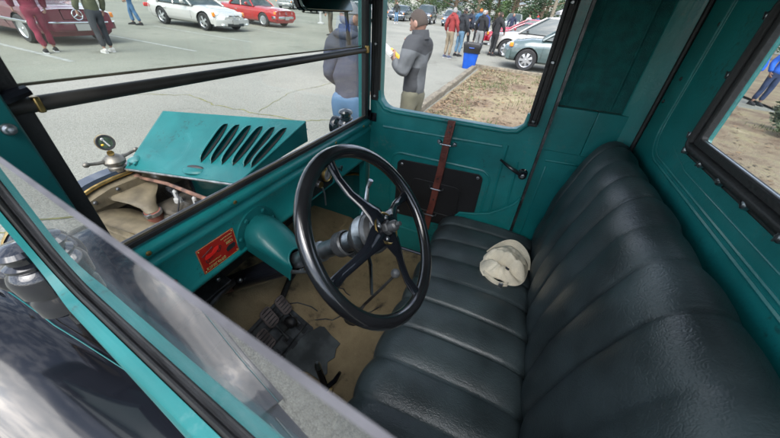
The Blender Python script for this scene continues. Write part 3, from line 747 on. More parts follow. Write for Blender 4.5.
def person(label, loc, face, top, legs, shoes=(.02, .02, .022), hair=(.05, .035, .025), scale=1.0, la=None, ra=None, step=.0, lean=0, cap=None, hood=False, group=None, yoke=None, bald=False, headturn=0, headdown=0, soles=None, spread=.09, coatlen=.84, panels=False):
    """local axes: +y is where the person faces, +x the right hand. la / ra = (elbow, wrist) of each arm"""
    t = empty('person', (*loc, 0), face); tag(t, label, 'person', group)
    t.scale = (scale,) * 3; t.matrix_basis = Matrix.Translation((*loc, 0)) @ Matrix.Rotation(face, 4, 'Z') @ Matrix.Scale(scale, 4)
    def LN(p): p = Vector(p); z = max(0, p.z - .9); return Vector((p.x, p.y + lean * z, p.z - .25 * abs(lean) * z))
    pel = (0, 0, .94)
    ra = ra or ((.27, -.04, 1.15), (.27, .10, .92)); la = la or ((-.27, -.04, 1.15), (-.27, .10, .92))
    fr, fl = (spread + .01, step, .09), (-spread - .01, -step, .09)
    kn = lambda s, st: (s * (spread + .005), st * .55 + .03, .50)
    # body: one continuous surface
    V = [pel, (0, 0, 1.12), (0, 0, 1.30), (0, -.01, 1.43), (0, 0, 1.50), (0, .015, 1.57),
         (.165, 0, 1.395), ra[0], ra[1], (-.165, 0, 1.395), la[0], la[1],
         (.09, 0, .88), kn(1, step), fr, (-.09, 0, .88), kn(-1, -step), fl]
    V = [LN(v) if i < 12 else Vector(v) for i, v in enumerate(V)]
    Ed = [(0, 1), (1, 2), (2, 3), (3, 4), (4, 5), (3, 6), (6, 7), (7, 8), (3, 9), (9, 10), (10, 11), (0, 12), (12, 13), (13, 14), (0, 15), (15, 16), (16, 17)]
    Ra = [(.10, .07), (.095, .065), (.11, .07), (.08, .055), (.055, .055), (.055, .055), .046, .028, .024, .050, .028, .024, .062, .045, .036, .062, .045, .036]
    mb = MB(); mb.add(*skin(V, Ed, Ra))
    hc = LN((0, .034, 1.600)); hr = Matrix.Rotation(headturn, 3, 'Z') @ Matrix.Rotation(-headdown, 3, 'X')
    def hshape(p):
        q = Vector(p)
        if q.z < 0: q.x *= 1 - .32 * (-q.z / .115) ** 1.5; q.y = q.y * (1 - .2 * (-q.z / .115)) + .018 * (-q.z / .115)
        if q.y < 0: q.y *= 1.06
        return q
    mb.ell(hc, (.076, .094, .118), 18, 13, hr, fn=hshape)
    P = lambda x, y, z: hc + hr @ Vector((x, y, z))
    mb.tube([P(0, .088, .018), P(0, .108, -.018), P(0, .112, -.028), P(0, .09, -.036)], [.007, .012, .015, .009], 8)     # nose
    for s in (-1, 1):
        mb.ell(P(s * .079, -.004, -.008), (.010, .024, .034), 8, 6, hr)                                                     # ears
        mb.ell(P(s * .033, .076, .016), (.018, .012, .010), 8, 6, hr)                                                       # lids
    mb.ell(P(0, .086, -.056), (.026, .010, .008), 8, 6, hr)                                                                 # lips
    for (e, w_, s) in ((ra[0], ra[1], 1), (la[0], la[1], -1)):
        e, w_ = LN(e), LN(w_); d = (w_ - e).normalized(); n = Vector((-s, .15, 0)) if abs(d.z) > .6 else Vector((0, 0, 1)) if d.z < .3 else Vector((-s, 0, .3))
        hand(mb, w_ + d * .015, d, n, 1 if s > 0 else -1)
    part('body', mb, SKIN, t)
    for s in (-1, 1):
        em = MB(); em.ell(P(s * .033, .085, .015), (.009, .006, .006), 8, 6, hr); part('eye', em, DARKPLASTIC, t)
    # coat
    V = [(0, 0, coatlen), (0, 0, 1.00), (0, 0, 1.16), (0, 0, 1.32), (0, -.01, 1.43), (0, .0, 1.515), (.165, 0, 1.395), ra[0], ra[1], (-.165, 0, 1.395), la[0], la[1]]
    V = [LN(v) for v in V]
    Ed = [(0, 1), (1, 2), (2, 3), (3, 4), (4, 5), (4, 6), (6, 7), (7, 8), (4, 9), (9, 10), (10, 11)]
    Ra = [(.172, .128), (.162, .122), (.162, .122), (.170, .124), (.125, .10), (.078, .082), .090, .076, .055, .098, .080, .055]
    cb = MB(); cb.add(*skin(V, Ed, Ra, 3 if math.hypot(*loc) < 5 else 2))
    rnd = random.Random(int(loc[0] * 100)); pl = [(Vector((rnd.uniform(-1, 1), rnd.uniform(-1, 1), rnd.uniform(-2, 2))) * 14, rnd.uniform(0, 6)) for _ in range(6)]
    fw = [(Vector((rnd.uniform(-1, 1), rnd.uniform(-1, 1), rnd.uniform(-2.4, 2.4))) * 38, rnd.uniform(0, 6)) for _ in range(7)]
    cb.v = [tuple(Vector(v) + Vector((1, 1, 0)) * (.0045 * sum(sin(k.dot(Vector(v)) + f) for k, f in pl) + .0022 * sum(abs(sin(k.dot(Vector(v)) + f)) for k, f in fw))) for v in cb.v]
    me_mats = [cm(top)]
    if panels: me_mats = [panel_cloth(top, yoke)]
    elif yoke:
        me_mats.append(cm(yoke)); cb.m = [1 if sum(cb.v[i][2] for i in f) / len(f) > 1.33 - .04 * abs(lean) or (sum(cb.v[i][2] for i in f) / len(f) < 1.22 and abs(sum(cb.v[i][0] for i in f) / len(f)) > .12 and abs(sum(cb.v[i][0] for i in f) / len(f)) < .20) else 0 for f in cb.f]
    part('jacket', cb, me_mats, t, sharp=180)
    cl = MB(); c0 = LN((0, -.002, 1.50)); cl.lathe([(.098, -.04), (.094, .01), (.086, .045), (.079, .04), (.078, -.02)], c0, (0, .12 + lean * .5, 1), 18); part('collar', cl, cm(yoke or top), t)
    # trousers
    V = [(0, 0, .99), (0, 0, .90), (.092, 0, .84), kn(1, step), (fr[0], fr[1] - .01, .13), (-.092, 0, .84), kn(-1, -step), (fl[0], fl[1] - .01, .13)]
    Ed = [(0, 1), (1, 2), (2, 3), (3, 4), (1, 5), (5, 6), (6, 7)]
    Ra = [(.155, .112), (.160, .115), .098, .074, .064, .098, .074, .064]
    tb = MB(); tb.add(*skin(V, Ed, Ra, 2)); tb.v = [tuple(Vector(v) + Vector((1, 1, 0)) * .004 * sum(sin(k.dot(Vector(v)) + f) for k, f in pl)) for v in tb.v]
    part('trousers', tb, cm(legs), t, sharp=180)
    for f, s in ((fr, 1), (fl, -1)):
        sb = MB(); lo = []
        for y, w, z0, z1 in ((-.085, .028, .03, .085), (-.06, .04, .02, .115), (0, .043, .02, .11), (.08, .048, .02, .075), (.15, .045, .02, .058), (.185, .026, .025, .045)):
            lo.append([Vector((f[0] + s * .01 + w * a, f[1] + y, z0 + (z1 - z0) * b)) for a, b in ((-1, 0), (-1, .45), (-.75, .85), (0, 1), (.75, .85), (1, .45), (1, 0))])
        sb.loops(lo); so_ = part('shoe', sb, cm(shoes), t)
        sl_ = MB(); sl_.plate([(f[0] + s * .01 + a * .05, f[1] + b, 0) for a, b in ((-.6, -.09), (.6, -.09), (.85, -.04), (1, .09), (.9, .16), (.4, .195), (-.4, .195), (-.9, .16), (-1, .09), (-.85, -.04))], (0, 0, .024)); part('sole', sl_, cm(soles or (.03, .03, .03)), so_)
    # hair, cap or hood
    hb = MB()
    def hcap(p): q = hshape(p) * 1.06; return q
    if cap:
        hb.ell(hc + hr @ Vector((0, 0, .012)), (.080, .098, .116), 18, 12, hr, fn=lambda p: Vector((p.x * 1.05, p.y * 1.05, max(p.z, .022))))
        hb.plate([P(x, y, .036 - (y - .08) * .25) for x, y in ((-.068, .06), (-.066, .12), (-.04, .165), (0, .178), (.04, .165), (.066, .12), (.068, .06))], hr @ Vector((0, 0, .008)))
        part('cap', hb, cm(cap), t)
        h2 = MB(); h2.ell(hc, (.077, .095, .10), 18, 12, hr, fn=lambda p: Vector((p.x * 1.04, min(p.y * 1.05, .012), max(p.z, -.045)))); part('hair', h2, cm(hair), t)
    elif not bald:
        hb.ell(hc, (.078, .096, .121), 20, 14, hr, fn=lambda p: (lambda q: Vector((q.x, min(q.y, .058 + max(0, q.z - .05) * .5), max(q.z, -.040 if q.y < .02 else .06))))(Vector((p.x * 1.06, p.y * 1.06, p.z * 1.05)))); part('hair', hb, cm(hair), t)
    if hood:
        h3 = MB(); h3.ell(LN((0, -.065, 1.475)), (.125, .070, .050), 16, 10); part('hood', h3, cm(top), t)
    return t

rot_to = lambda dx, dy: math.atan2(-dx, dy)
GREY = (.085, .095, .105); NAVY = (.018, .024, .04); BLK = (.018, .019, .022); JEAN = (.10, .19, .32); KHAKI = (.27, .22, .15)
gj = person('man in a two tone grey jacket reading papers with a hand at his mouth', (3.42, 1.12), rot_to(.22, 1), (.088, .095, .10), (.15, .145, .10), hair=(.07, .054, .044), yoke=(.058, .062, .068),
            la=((-.28, .0, 1.15), (-.19, .17, 1.24)), ra=((.26, .07, 1.15), (.10, .13, 1.36)), headdown=.38, scale=.965, panels=True)
# the papers he holds
W_ = WM[gj.name]
pb = MB(); pb.box((0, 0, 0), (.30, .22, .006)); pb.box((0, 0, .008), (.28, .20, .006)); pp = solo('paper_sheets', pb, PAPER, W=W_ @ Matrix.Translation((-.23, .27, 1.31)) @ Matrix.Rotation(.45, 4, 'Z') @ Matrix.Rotation(.62, 4, 'X')); tag(pp, 'white papers held by the man in the grey jacket', 'papers')
pb = MB(); pb.box((0, 0, 0), (.12, .16, .02)); pp = solo('folder', pb, YELLOW, W=W_ @ Matrix.Translation((-.07, .235, 1.24)) @ Matrix.Rotation(.45, 4, 'Z') @ Matrix.Rotation(.62, 4, 'X'), bev=.004); tag(pp, 'yellow folder under the white papers', 'folder')
person('man in a blue grey hooded jacket and light cap seen through the windshield', (2.78, 1.60), rot_to(.9, .10), (.052, .062, .095), (.09, .17, .28), la=((-.20, -.03, 1.14), (-.17, .14, .98)), ra=((.20, -.03, 1.14), (.17, .14, .98)), scale=.97, hair=(.25, .24, .23), cap=(.22, .23, .26), hood=True, headturn=-.5, shoes=(.3, .3, .3))
person('person in a dark grey coat and brown trousers behind the hooded man', (15.6, 10.0), rot_to(-.2, 1), (.07, .075, .075), (.11, .09, .065), scale=1.04)
person('person in maroon tracksuit and black shoes leaning on the maroon saloon', (4.42, 10.95), rot_to(.25, 1), (.22, .02, .05), (.22, .02, .05), soles=(.7, .7, .7), step=.10, lean=-.1)
person('person in dark trousers and white shoes by the maroon saloon licence plate', (5.35, 10.35), rot_to(.1, 1), (.10, .11, .06), (.03, .035, .045), shoes=(.6, .58, .56), soles=(.7, .7, .7), step=.06)
person('person in blue jeans walking at the rear of the white coupe', (9.75, 16.0), rot_to(-.6, .5), (.05, .06, .09), (.08, .18, .33), step=.14)
person('far person in a dark jacket and bright jeans before the far row', (31.5, 12.9), rot_to(-1, -.3), (.03, .035, .03), (.10, .22, .36), shoes=(.6, .6, .6), soles=(.6, .6, .6))
person('person in a brick red jacket and khaki trousers', (13.7, 3.25), rot_to(1, -.35), (.28, .035, .035), KHAKI, hair=(.3, .29, .28), shoes=(.08, .10, .16), soles=(.5, .5, .5), lean=.06)
person('person in a black cap, black jacket and light jeans', (14.7, 3.05), rot_to(1, -.5), (.022, .026, .032), (.12, .23, .34), cap=(.012, .012, .015), lean=.04, headdown=.25)
person('person in navy jacket and dark trousers leaning over the engine', (18.0, 3.45), rot_to(1, -.5), NAVY, BLK, step=.16, lean=.22)
person('person in black jacket and pale grey trousers behind the blue bin', (16.6, 2.55), rot_to(1, -.35), BLK, (.27, .28, .28), hair=(.35, .34, .33))
person('person in a long black coat at the nose of the white suv', (16.6, 1.85), rot_to(.6, -.5), (.02, .022, .024), BLK, ra=((.27, .08, 1.15), (.22, .26, .98)), lean=.08, coatlen=.74)
person('person in royal blue jacket behind the black jackets', (19.5, 2.9), rot_to(-1, -.2), (.02, .05, .22), BLK, hair=(.4, .38, .36))
person('person in an orange cap behind the black jackets', (21.5, 3.5), rot_to(-1, -.1), (.04, .15, .30), BLK, cap=(.75, .16, .02), scale=1.03)
person('person in navy top standing beyond the crimson cars', (27.5, 2.1), rot_to(-1, -.2), (.025, .035, .075), BLK, hair=(.3, .25, .2))
person('person in brown jacket beyond the crimson cars', (27.6, 3.1), rot_to(-.2, 1), (.10, .055, .03), BLK)
person('person in white shirt far off near the wooden pole', (35.5, 1.3), rot_to(-1, 0), (.6, .6, .6), BLK)
person('person in a red cap and blue shirt far off near the wooden pole', (34.0, .55), rot_to(-1, .3), (.05, .12, .28), BLK, cap=(.6, .02, .02))
for i, (x, y, fx, fy, c, l) in enumerate([(13.2, -5.95, -1, .3, (.012, .12, .70), 'nearest person in bright blue jacket beyond the rear window'), (14.4, -6.15, .4, 1, (.012, .09, .55), 'person in deep blue coat beyond the rear window'),
                                     (13.4, -6.75, -1, -.2, (.02, .14, .65), 'blue jacketed person with dark hair at the edge of the rear window'), (16.5, -6.5, .3, 1, (.30, .30, .32), 'person in pale grey top beyond the rear window')]):
    person(l, (x, y), rot_to(fx, fy), c, (.03, .05, .12), hair=(.06, .04, .03))

# ------------------------------------------------------------------ bin, engine parts on the lot, tent, pole, cone
def bin_():
    t = empty('waste_bin', (11.95, 1.98, 0), .1); tag(t, 'blue plastic waste bin with a black liner beside the timber corner', 'bin')
    m = MB(); lo = []
    for z, w in ((0, .20), (.02, .205), (.70, .265), (.72, .285), (.75, .285), (.75, .265), (.10, .20)):
        lo.append([Vector((x, y, z)) for x, y in rrect(-w, w, -w, w, .05, 4)])
    m.loops(lo); part('bin_body', m, BINBLUE, t)
    for s in (-1, 1):
        h = MB(); h.tube([(s * .285, -.08, .66), (s * .315, -.07, .65), (s * .315, .07, .65), (s * .285, .08, .66)], .012, 6); part('handle', h, BINBLUE, t)
    l = MB(); rnd = random.Random(4); lo = []
    for z, w in ((.52, .272), (.66, .288), (.76, .298), (.79, .285), (.76, .25), (.60, .22)):
        lo.append([Vector((x * (1 + rnd.uniform(-.03, .05)), y * (1 + rnd.uniform(-.03, .05)), z + rnd.uniform(-.05, .02) * (1 if z < .6 else .5))) for x, y in rrect(-w, w, -w, w, .07, 5)])
    l.loops(lo); part('bin_liner', l, BAGM, t, sharp=60)
bin_()

def leafy(mb, c, r, n, s, rnd, dark=0):
    c = Vector(c)
    for _ in range(n):
        d = Vector((rnd.gauss(0, 1), rnd.gauss(0, 1), rnd.gauss(0, 1))).normalized() * (rnd.random() ** .45)
        p = c + Vector((d.x * r[0], d.y * r[1], d.z * r[2])); q = Vector((rnd.gauss(0, 1), rnd.gauss(0, 1), rnd.gauss(0, 1))).normalized(); x, y = perp(q); k = s * rnd.uniform(.6, 1.4)
        mb.add([p - x * k, p + y * k * .5, p + x * k, p - y * k * .5], [(0, 1, 2, 3)])

def tree(x, y, h, r, m, label, seed, conifer=False):
    rnd = random.Random(seed); t = empty('tree' if not conifer else 'pine_tree', (x, y, 0), 0); tag(t, label, 'tree', 'trees beyond the lot')
    tk = MB(); tk.tube([(0, 0, -.1), (.05, .02, h * .25), (-.06, .08, h * .55), (0, 0, h * .92)], [r * .085, r * .065, r * .045, r * .015], 9)
    for k in range(8):
        a = k * 2.4; z = h * (.12 + .09 * k); tk.tube([(0, 0, z), (cos(a) * r * .4, sin(a) * r * .4, z + h * .05), (cos(a) * r * .8, sin(a) * r * .8, z + h * .10)], [r * .03, r * .02, r * .006], 6)
    part('trunk', tk, BARK, t)
    cr = MB()
    for k in range(34):
        a = rnd.uniform(0, 6.3); z = rnd.uniform(.06, 1); q = (1 - z * .85) if conifer else math.sqrt(max(.05, 1 - (z * 1.9 - 1) ** 2 * .8))
        d = r * q * rnd.uniform(.3, 1); leafy(cr, (cos(a) * d, sin(a) * d, h * z), (r * .30, r * .30, r * .20), 130, .13, rnd)
    part('crown', cr, m, t)
for i, (x, y, h, r, c) in enumerate([(52, 9, 9, 3.6, 1), (55, 4.5, 8, 3.4, 0), (50, .5, 8.5, 3.3, 1), (54, -4, 8, 3.6, 0), (50, -8, 9, 3.5, 1), (58, 13.5, 8, 3.5, 0), (49, -13, 8, 3.6, 0), (47, -18, 8.5, 3.6, 1), (44, -24, 8, 3.8, 0), (60, 20, 9, 4, 0), (40, -30, 8, 3.8, 1), (56, 1.8, 9, 3.4, 0), (58, 7, 8, 3.5, 0)]):
    tree(x, y, h, r, LEAFD if c else LEAF, ['dark pine beyond the far row, at the left of the door window', 'bright green tree behind the orange cap person', 'dark pine behind the wooden pole', 'green tree behind the white canopy', 'dark pine at the right of the white canopy', 'round green tree behind the far dark row', 'round green tree far behind the rear window bush', 'dark pine far behind the blue coats', 'round tree at the far corner of the earth', 'tall green tree at the left end of the far row', 'dark pine farthest right of the earth', 'tall leafy tree between the pines at the wooden pole', 'leafy tree just right of the far dark row'][i], 20 + i, bool(c))
for i, (x, y) in enumerate([(68, 16), (70, 10), (67, 5), (71, 0), (66, -5), (69, -11), (64, -16), (66, -22), (62, -29), (58, -36), (72, 22), (70, 29)]):
    tree(x, y, 11, 4.6, LEAFD if i % 3 == 0 else LEAF, ['tall wood tree behind the far dark row', 'wood tree behind the orange cap person, tallest there', 'wood tree directly behind the grey van', 'wood tree behind the wooden pole, farther than the pines', 'wood tree behind the white canopy, farther than the pines', 'wood tree beyond the far end of the suv row', 'wood tree far behind the silver green suv roof', 'wood tree far beyond the earth and the blue coats', 'wood tree far behind the bush in the rear window', 'wood tree at the far right end of the wood', 'wood tree left of the far dark row', 'wood tree at the far left end of the wood'][i], 60 + i)
def bush(x, y, s, label, seed):
    rnd = random.Random(seed); t = empty('bush', (x, y, .05), 0); tag(t, label, 'bush', 'bushes on the earth island')
    st = MB(); cr = MB()
    for k in range(16):
        a = rnd.uniform(0, 6.3); e = Vector((cos(a) * s * .5, sin(a) * s * .5, s * rnd.uniform(.5, 1.05))); st.tube([(0, 0, 0), e * .5 + Vector((0, 0, .1)), e], [.012, .008, .004], 5)
        leafy(cr, e * .85, (s * .22, s * .22, s * .26), 60, .045, rnd)
    part('stem', st, BARK, t); part('foliage', cr, BUSHM, t)
bush(9.6, -5.55, .55, 'smaller grey green bush nearer the middle of the rear window', 1)
bush(8.8, -6.0, .8, 'taller bush at the right edge of the rear window', 3)

bush(11.2, -5.0, .42, 'small bush at the feet of the blue coats', 4)
bush(8.9, -5.35, .45, 'low grey green bush at the very edge of the rear window', 5)
def tent():
    t = empty('canopy_tent', (41, -2.6, 0), .1); tag(t, 'white canopy tent on thin white legs near the far trees', 'tent')
    for sx in (-1, 1):
        for sy in (-1, 1):
            l = MB(); l.tube([(sx * 1.45, sy * 1.45, 0), (sx * 1.45, sy * 1.45, 2.2)], .03, 8); part('leg', l, CANVAS, t)
    m = MB(); m.loops([[Vector(p) for p in ((-1.55, -1.55, 1.95), (1.55, -1.55, 1.95), (1.55, 1.55, 1.95), (-1.55, 1.55, 1.95))], [Vector(p) for p in ((-1.55, -1.55, 2.2), (1.55, -1.55, 2.2), (1.55, 1.55, 2.2), (-1.55, 1.55, 2.2))], [Vector(p) for p in ((-.05, -.05, 3.0), (.05, -.05, 3.0), (.05, .05, 3.0), (-.05, .05, 3.0))]])
    part('canopy', m, CANVAS, t)
tent()
m = MB(); m.tube([(0, 0, 0), (.05, 0, 4), (.02, .1, 8)], [.17, .14, .11], 10); tag(solo('wooden_pole', m, TIMBER, (38, -.55, 0)), 'leaning brown wooden pole between the far people', 'pole')
def bollard():
    t = empty('post', (21.5, 14.6, 0)); tag(t, 'short white post with a wide foot standing on the lot under the mirror', 'post')
    m = MB(); m.lathe([(0, 0), (.24, 0), (.24, .05), (.10, .10), (.08, .9), (.06, 1.0), (0, 1.02)], (0, 0, 0), (0, 0, 1), 16); part('shaft', m, CANVAS, t)
    m = MB(); m.lathe([(.092, .55), (.094, .56), (.088, .72), (.086, .73)], (0, 0, 0), (0, 0, 1), 16); part('band', m, PLATE, t)
bollard()

# ------------------------------------------------------------------ the old truck (its own axes: x right, y forward, z up, eye level = 0)
BASE = Vector((.745, .3, -1.70))
truck = bpy.data.objects.new('vintage_truck', None); link(truck, None, TRUCK @ Matrix.Translation(BASE))
tag(truck, 'old teal truck with open cab, black leather bench and black steering wheel', 'truck')
XI, XL = 1.31, .17          # inner faces of the cab sides
YB, YW = -.415, .647        # rear wall, windshield

def emboss(mb, loop, r, n, closed=True, mi=0):
    """a pressed bead: a shallow rounded ridge that follows a line; n lifts it out of the sheet"""
    n = Vector(n)
    mb.tube([Vector(p) - n * r * .45 for p in loop], r, 8, not closed, mi, closed=closed)

# --- door on the far side of the cab
def far_door():
    mb = MB()
    sec = lambda L, x: [(x, y, z) for y, z in L]
    mb.ring(sec(rrect(-.120, .645, -1.16, .24, .012), XI), sec(rrect(-.05, .60, -.378, .15, .065), XI), (.05, 0, 0))
    # rolled sill lip and pressed panel beads
    mb.tube([(XI - .004, .60, -.30), (XI - .004, .596, -.345), (XI - .004, .57, -.374), (XI - .004, .53, -.382), (XI - .004, .02, -.382), (XI - .004, -.02, -.374), (XI - .004, -.045, -.345), (XI - .004, -.05, -.30)], .011, 10)
    nn = (-1, 0, 0)
    emboss(mb, sec([(.575, -.462), (.24, -.455), (.02, -.450)], XI), .008, nn, False)
    emboss(mb, sec(rrect(.035, .520, -1.02, -.575, .05), XI), .008, nn)
    emboss(mb, sec([(.0, -.44), (.0, -.62), (-.01, -.86)], XI), .007, nn, False)
    emboss(mb, sec([(-.06, -.50), (-.07, -.70), (-.10, -.95)], XI), .006, nn, False)
    d = tp('door', mb, TEAL_LIFTED, truck, sharp=40)
    # black weather channels in the window opening
    for ya, yb, rear in ((.594, .637, 0), (-.088, -.046, 1)):
        c = MB()
        L = [(ya, .20), (ya, -.33), (ya + .004, -.345), (yb - .004, -.345), (yb, -.33), (yb, .20)]
        c.plate([(XI - .002, y, z) for y, z in L], (-.012, 0, 0))
        ym = (ya + yb) / 2; c.tube([(XI - .014, ym - .012, .20), (XI - .014, ym - .012, -.335)], .006, 6); c.tube([(XI - .014, ym + .012, .20), (XI - .014, ym + .012, -.335)], .006, 6)
        o = tp('window_channel', c, RUBBER, d, bev=.002)
        b = MB()
        for z in (-.325, -.12, .05): bolt(b, (XI - .016, ym, z), (-1, 0, 0), .007, .006)
        tp('screw', b, STEEL, o)
    # trim board, strap, loops, handle, hinge
    b = MB(); L = rrect(.062, .485, -.93, -.606, .03); b.plate([(XI - .002, y, z - (.485 - y) * -.03) for y, z in L], (-.006, 0, 0))
    emboss(b, [(XI - .008, y, z) for y, z in rrect(.15, .40, -.86, -.69, .03)], .005, nn)
    tb = tp('trim_board', b, BLACKTRIM, d, bev=.002)
    b = MB()
    for y, z in ((.085, -.612), (.46, -.628), (.085, -.905), (.46, -.91)): bolt(b, (XI - .008, y, z), (-1, 0, 0), .008, .005)
    tp('screw', b, STEEL, tb)
    s = MB(); lo = []
    for z, y, x in ((-.375, .247, .014), (-.40, .248, .016), (-.48, .254, .019), (-.60, .260, .016), (-.71, .268, .020), (-.80, .274, .016), (-.87, .282, .02), (-.97, .288, .017)):
        c = Vector((XI - x, y, z)); lo.append([c + Vector(q) for q in ((.003, -.017, 0), (-.003, -.016, 0), (-.0035, .016, 0), (.003, .017, 0))])
    s.loops(lo)
    st = tp('strap', s, STRAP, d, sharp=60)
    h = MB()
    for z, y in ((-.40, .248), (-.425, .25), (-.655, .265), (-.775, .272)): h.lathe([(0, .0), (.004, .0), (.004, .0032), (0, .0032)], (XI - .0208 if z < -.41 else XI - .0195, y, z), (-1, 0, 0), 10)
    tp('strap_hole', h, DARKSTEEL, st)
    for z, y in ((-.481, .255), (-.712, .268), (-.868, .282)):
        f = MB(); x = XI - .028
        f.tube([(XI - .004, y + .034, z), (XI - .018, y + .034, z), (x, y + .024, z), (x, y - .024, z), (XI - .018, y - .034, z), (XI - .004, y - .034, z)], .0038, 8)
        for q in (-.036, .036): f.lathe([(0, .006), (.008, .005), (.011, 0)], (XI - .001, y + q, z), (-1, 0, 0), 12)
        tp('footman_loop', f, STEEL, d)
    h = MB(); h.lathe([(0, .034), (.017, .032), (.019, .02), (.014, .004), (.02, 0)], (XI, -.092, -.546), (-1, 0, 0), 16)
    h.tube([(XI - .026, -.092, -.546), (XI - .032, -.055, -.530), (XI - .035, -.02, -.512), (XI - .032, .012, -.494)], [.013, .012, .010, .006], 10, flat=.7)
    ho = tp('door_handle', h, BLACK, d)
    b = MB(); bolt(b, (XI - .034, -.092, -.546), (-1, 0, 0), .009, .006); tp('screw', b, STEEL, ho)
    h = MB(); h.box((XI - .006, .652, -.425), (.014, .03, .055)); h.lathe([(.009, -.035), (.009, .035), (0, .035)], (XI - .014, .642, -.425), (0, 0, 1), 10); h.box((XI - .004, .626, -.425), (.008, .03, .04))
    tp('hinge', h, BLACK, d, bev=.002)
far_door()

# --- cab sides, rear quarter, rear wall, roof
def cab_shell():
    # far rear quarter
    q = MB(); q.box((1.345, -.272, -.70), (.05, .285, .87)); q.box((1.339, -.200, -.3465), (.05, .14, .168))
    q.box((1.3385, -.340, -.3465), (.05, .138, .168))
    emboss(q, [(1.32, -.30, -.47), (1.32, -.16, -.475)], .007, (-1, 0, 0), False); emboss(q, [(1.32, -.17, -.50), (1.32, -.17, -1.0)], .006, (-1, 0, 0), False)
    tp('quarter_panel', q, TEAL_LIFTED, truck, bev=.003)
    u = MB(); u.box((1.355, -.272, -.005), (.04, .285, .51)); emboss(u, [(1.335, -.305, -.255), (1.335, -.305, .24)], .006, (-1, 0, 0), False); emboss(u, [(1.335, -.165, -.255), (1.335, -.165, .24)], .004, (-1, 0, 0), False)
    tp('upper_quarter_panel', u, TEAL_TEX, truck)
    p = MB(); p.box((1.335, -.1265, -.44), (.07, .010, 1.36)); tp('door_jamb', p, DARKSTEEL, truck)
    c = MB(); c.loops([[Vector((1.330, -.345, z)), Vector((1.322, -.352, z)), Vector((1.288, -.402, z)), Vector((1.288, -.414, z)), Vector((1.36, -.414, z)), Vector((1.36, -.345, z))] for z in (-1.1, -.6, -.2, .255)])
    tp('corner_post', c, TEAL_LIFTED, truck, bev=.003)
    s = MB(); s.tube([(1.279, -.409, -1.0), (1.279, -.409, .25)], .008, 8); so_ = tp('corner_seal', s, RUBBER, truck)
    # near rear quarter and near lower body
    q = MB(); q.box((.125, -.372, -.43), (.05, .09, 1.37)); q.box((.14, .255, -1.19), (.05, .80, .06)); tp('quarter_panel', q, TEAL, truck, bev=.003)
    # rear wall with its window hole and pressed double bead
    w = MB(); P3 = lambda L, y: [(x, y, z) for x, z in L]
    w.ring(P3(rrect(.105, 1.36, -1.12, .26, .01), YB), P3(rrect(.535, .900, -.212, .04, .012), YB), (0, -.010, 0))
    for k, r in ((0, .0055), (.014, .0045)): emboss(w, P3(rrect(.315 + k, 1.165 - k, -.80 + k, .215 - k, .085), YB) if False else P3(rrect(.315 + k, 1.165 - k, -.325 + k, .215 - k, [.02, .02, .02, .085] if False else .085), YB), r, (0, 1, 0))
    emboss(w, P3([(1.06, -.335), (.80, -.36), (.4, -.36)], YB) if False else P3([(1.03, -.262), (.90, -.285), (.45, -.285)], YB), .0025, (0, 1, 0), False)
    rw = tp('rear_wall', w, TEAL_LIFTED, truck)
    f = MB(); f.ring(P3(rrect(.502, .934, -.246, .075, .022), YB + .001), P3(rrect(.545, .892, -.203, .032, .008), YB + .001), (0, .016, 0))
    f.tube(P3(rrect(.52, .916, -.228, .057, .016), YB + .017), .011, 8, closed=True)
    fr = tp('rear_window_frame', f, RUBBER, rw, bev=.003)
    g = MB(); g.tube(P3(rrect(.541, .896, -.206, .035, .008), YB + .009), .0035, 6, closed=True); tp('window_trim', g, STEEL, fr)
    for x, z in ((.905, -.236), (.815, -.236), (.725, -.236), (.63, -.236), (.925, -.205), (.925, -.075), (.925, .03), (.53, -.236)):
        b = MB(); b.lathe([(0, .010), (.004, .010), (.008, .007), (.009, 0)], (x, YB + .018, z), (0, 1, 0), 10); b.box((x, YB + .0285, z), (.014, .002, .0022), Matrix.Rotation(x * 9, 3, 'Y'), mi=1)
        tp('screw', b, [STEEL, DARKSTEEL], fr)
    g = MB(); g.plate(P3(rrect(.538, .898, -.21, .038, .008), YB - .003), (0, -.003, 0)); tp('rear_window_glass', g, PANE_BACK, rw)
    b = MB()
    for x, z in ((1.17, .015), (1.215, -.12), (1.21, .10), (1.25, -.19)): bolt(b, (x, YB, z), (0, 1, 0), .006, .004)
    tp('bolt', b, DARKSTEEL, rw)
    # roof with a header over the windshield and door openings
    r = MB(); lo = []
    for y, dz in ((-.47, -.03), (-.44, 0), (.1, .03), (.66, .0), (.72, -.02), (.74, -.05)):
        lo.append([Vector((x, y, .29 + dz + h)) for x, h in ((.10, -.04), (.10, 0), (.16, .03), (.45, .055), (.745, .065), (1.04, .055), (1.33, .03), (1.39, 0), (1.39, -.04), (.745, -.03))])
    r.loops(lo); tp('roof', r, TEAL, truck, sharp=50)
    h = MB(); h.box((.745, .665, .215), (1.22, .05, .09)); h.box((1.335, .27, .258), (.05, .74, .04)); h.box((.155, .27, .258), (.05, .74, .04)); tp('header', h, TEAL_LIFTED, truck, bev=.004)
cab_shell()

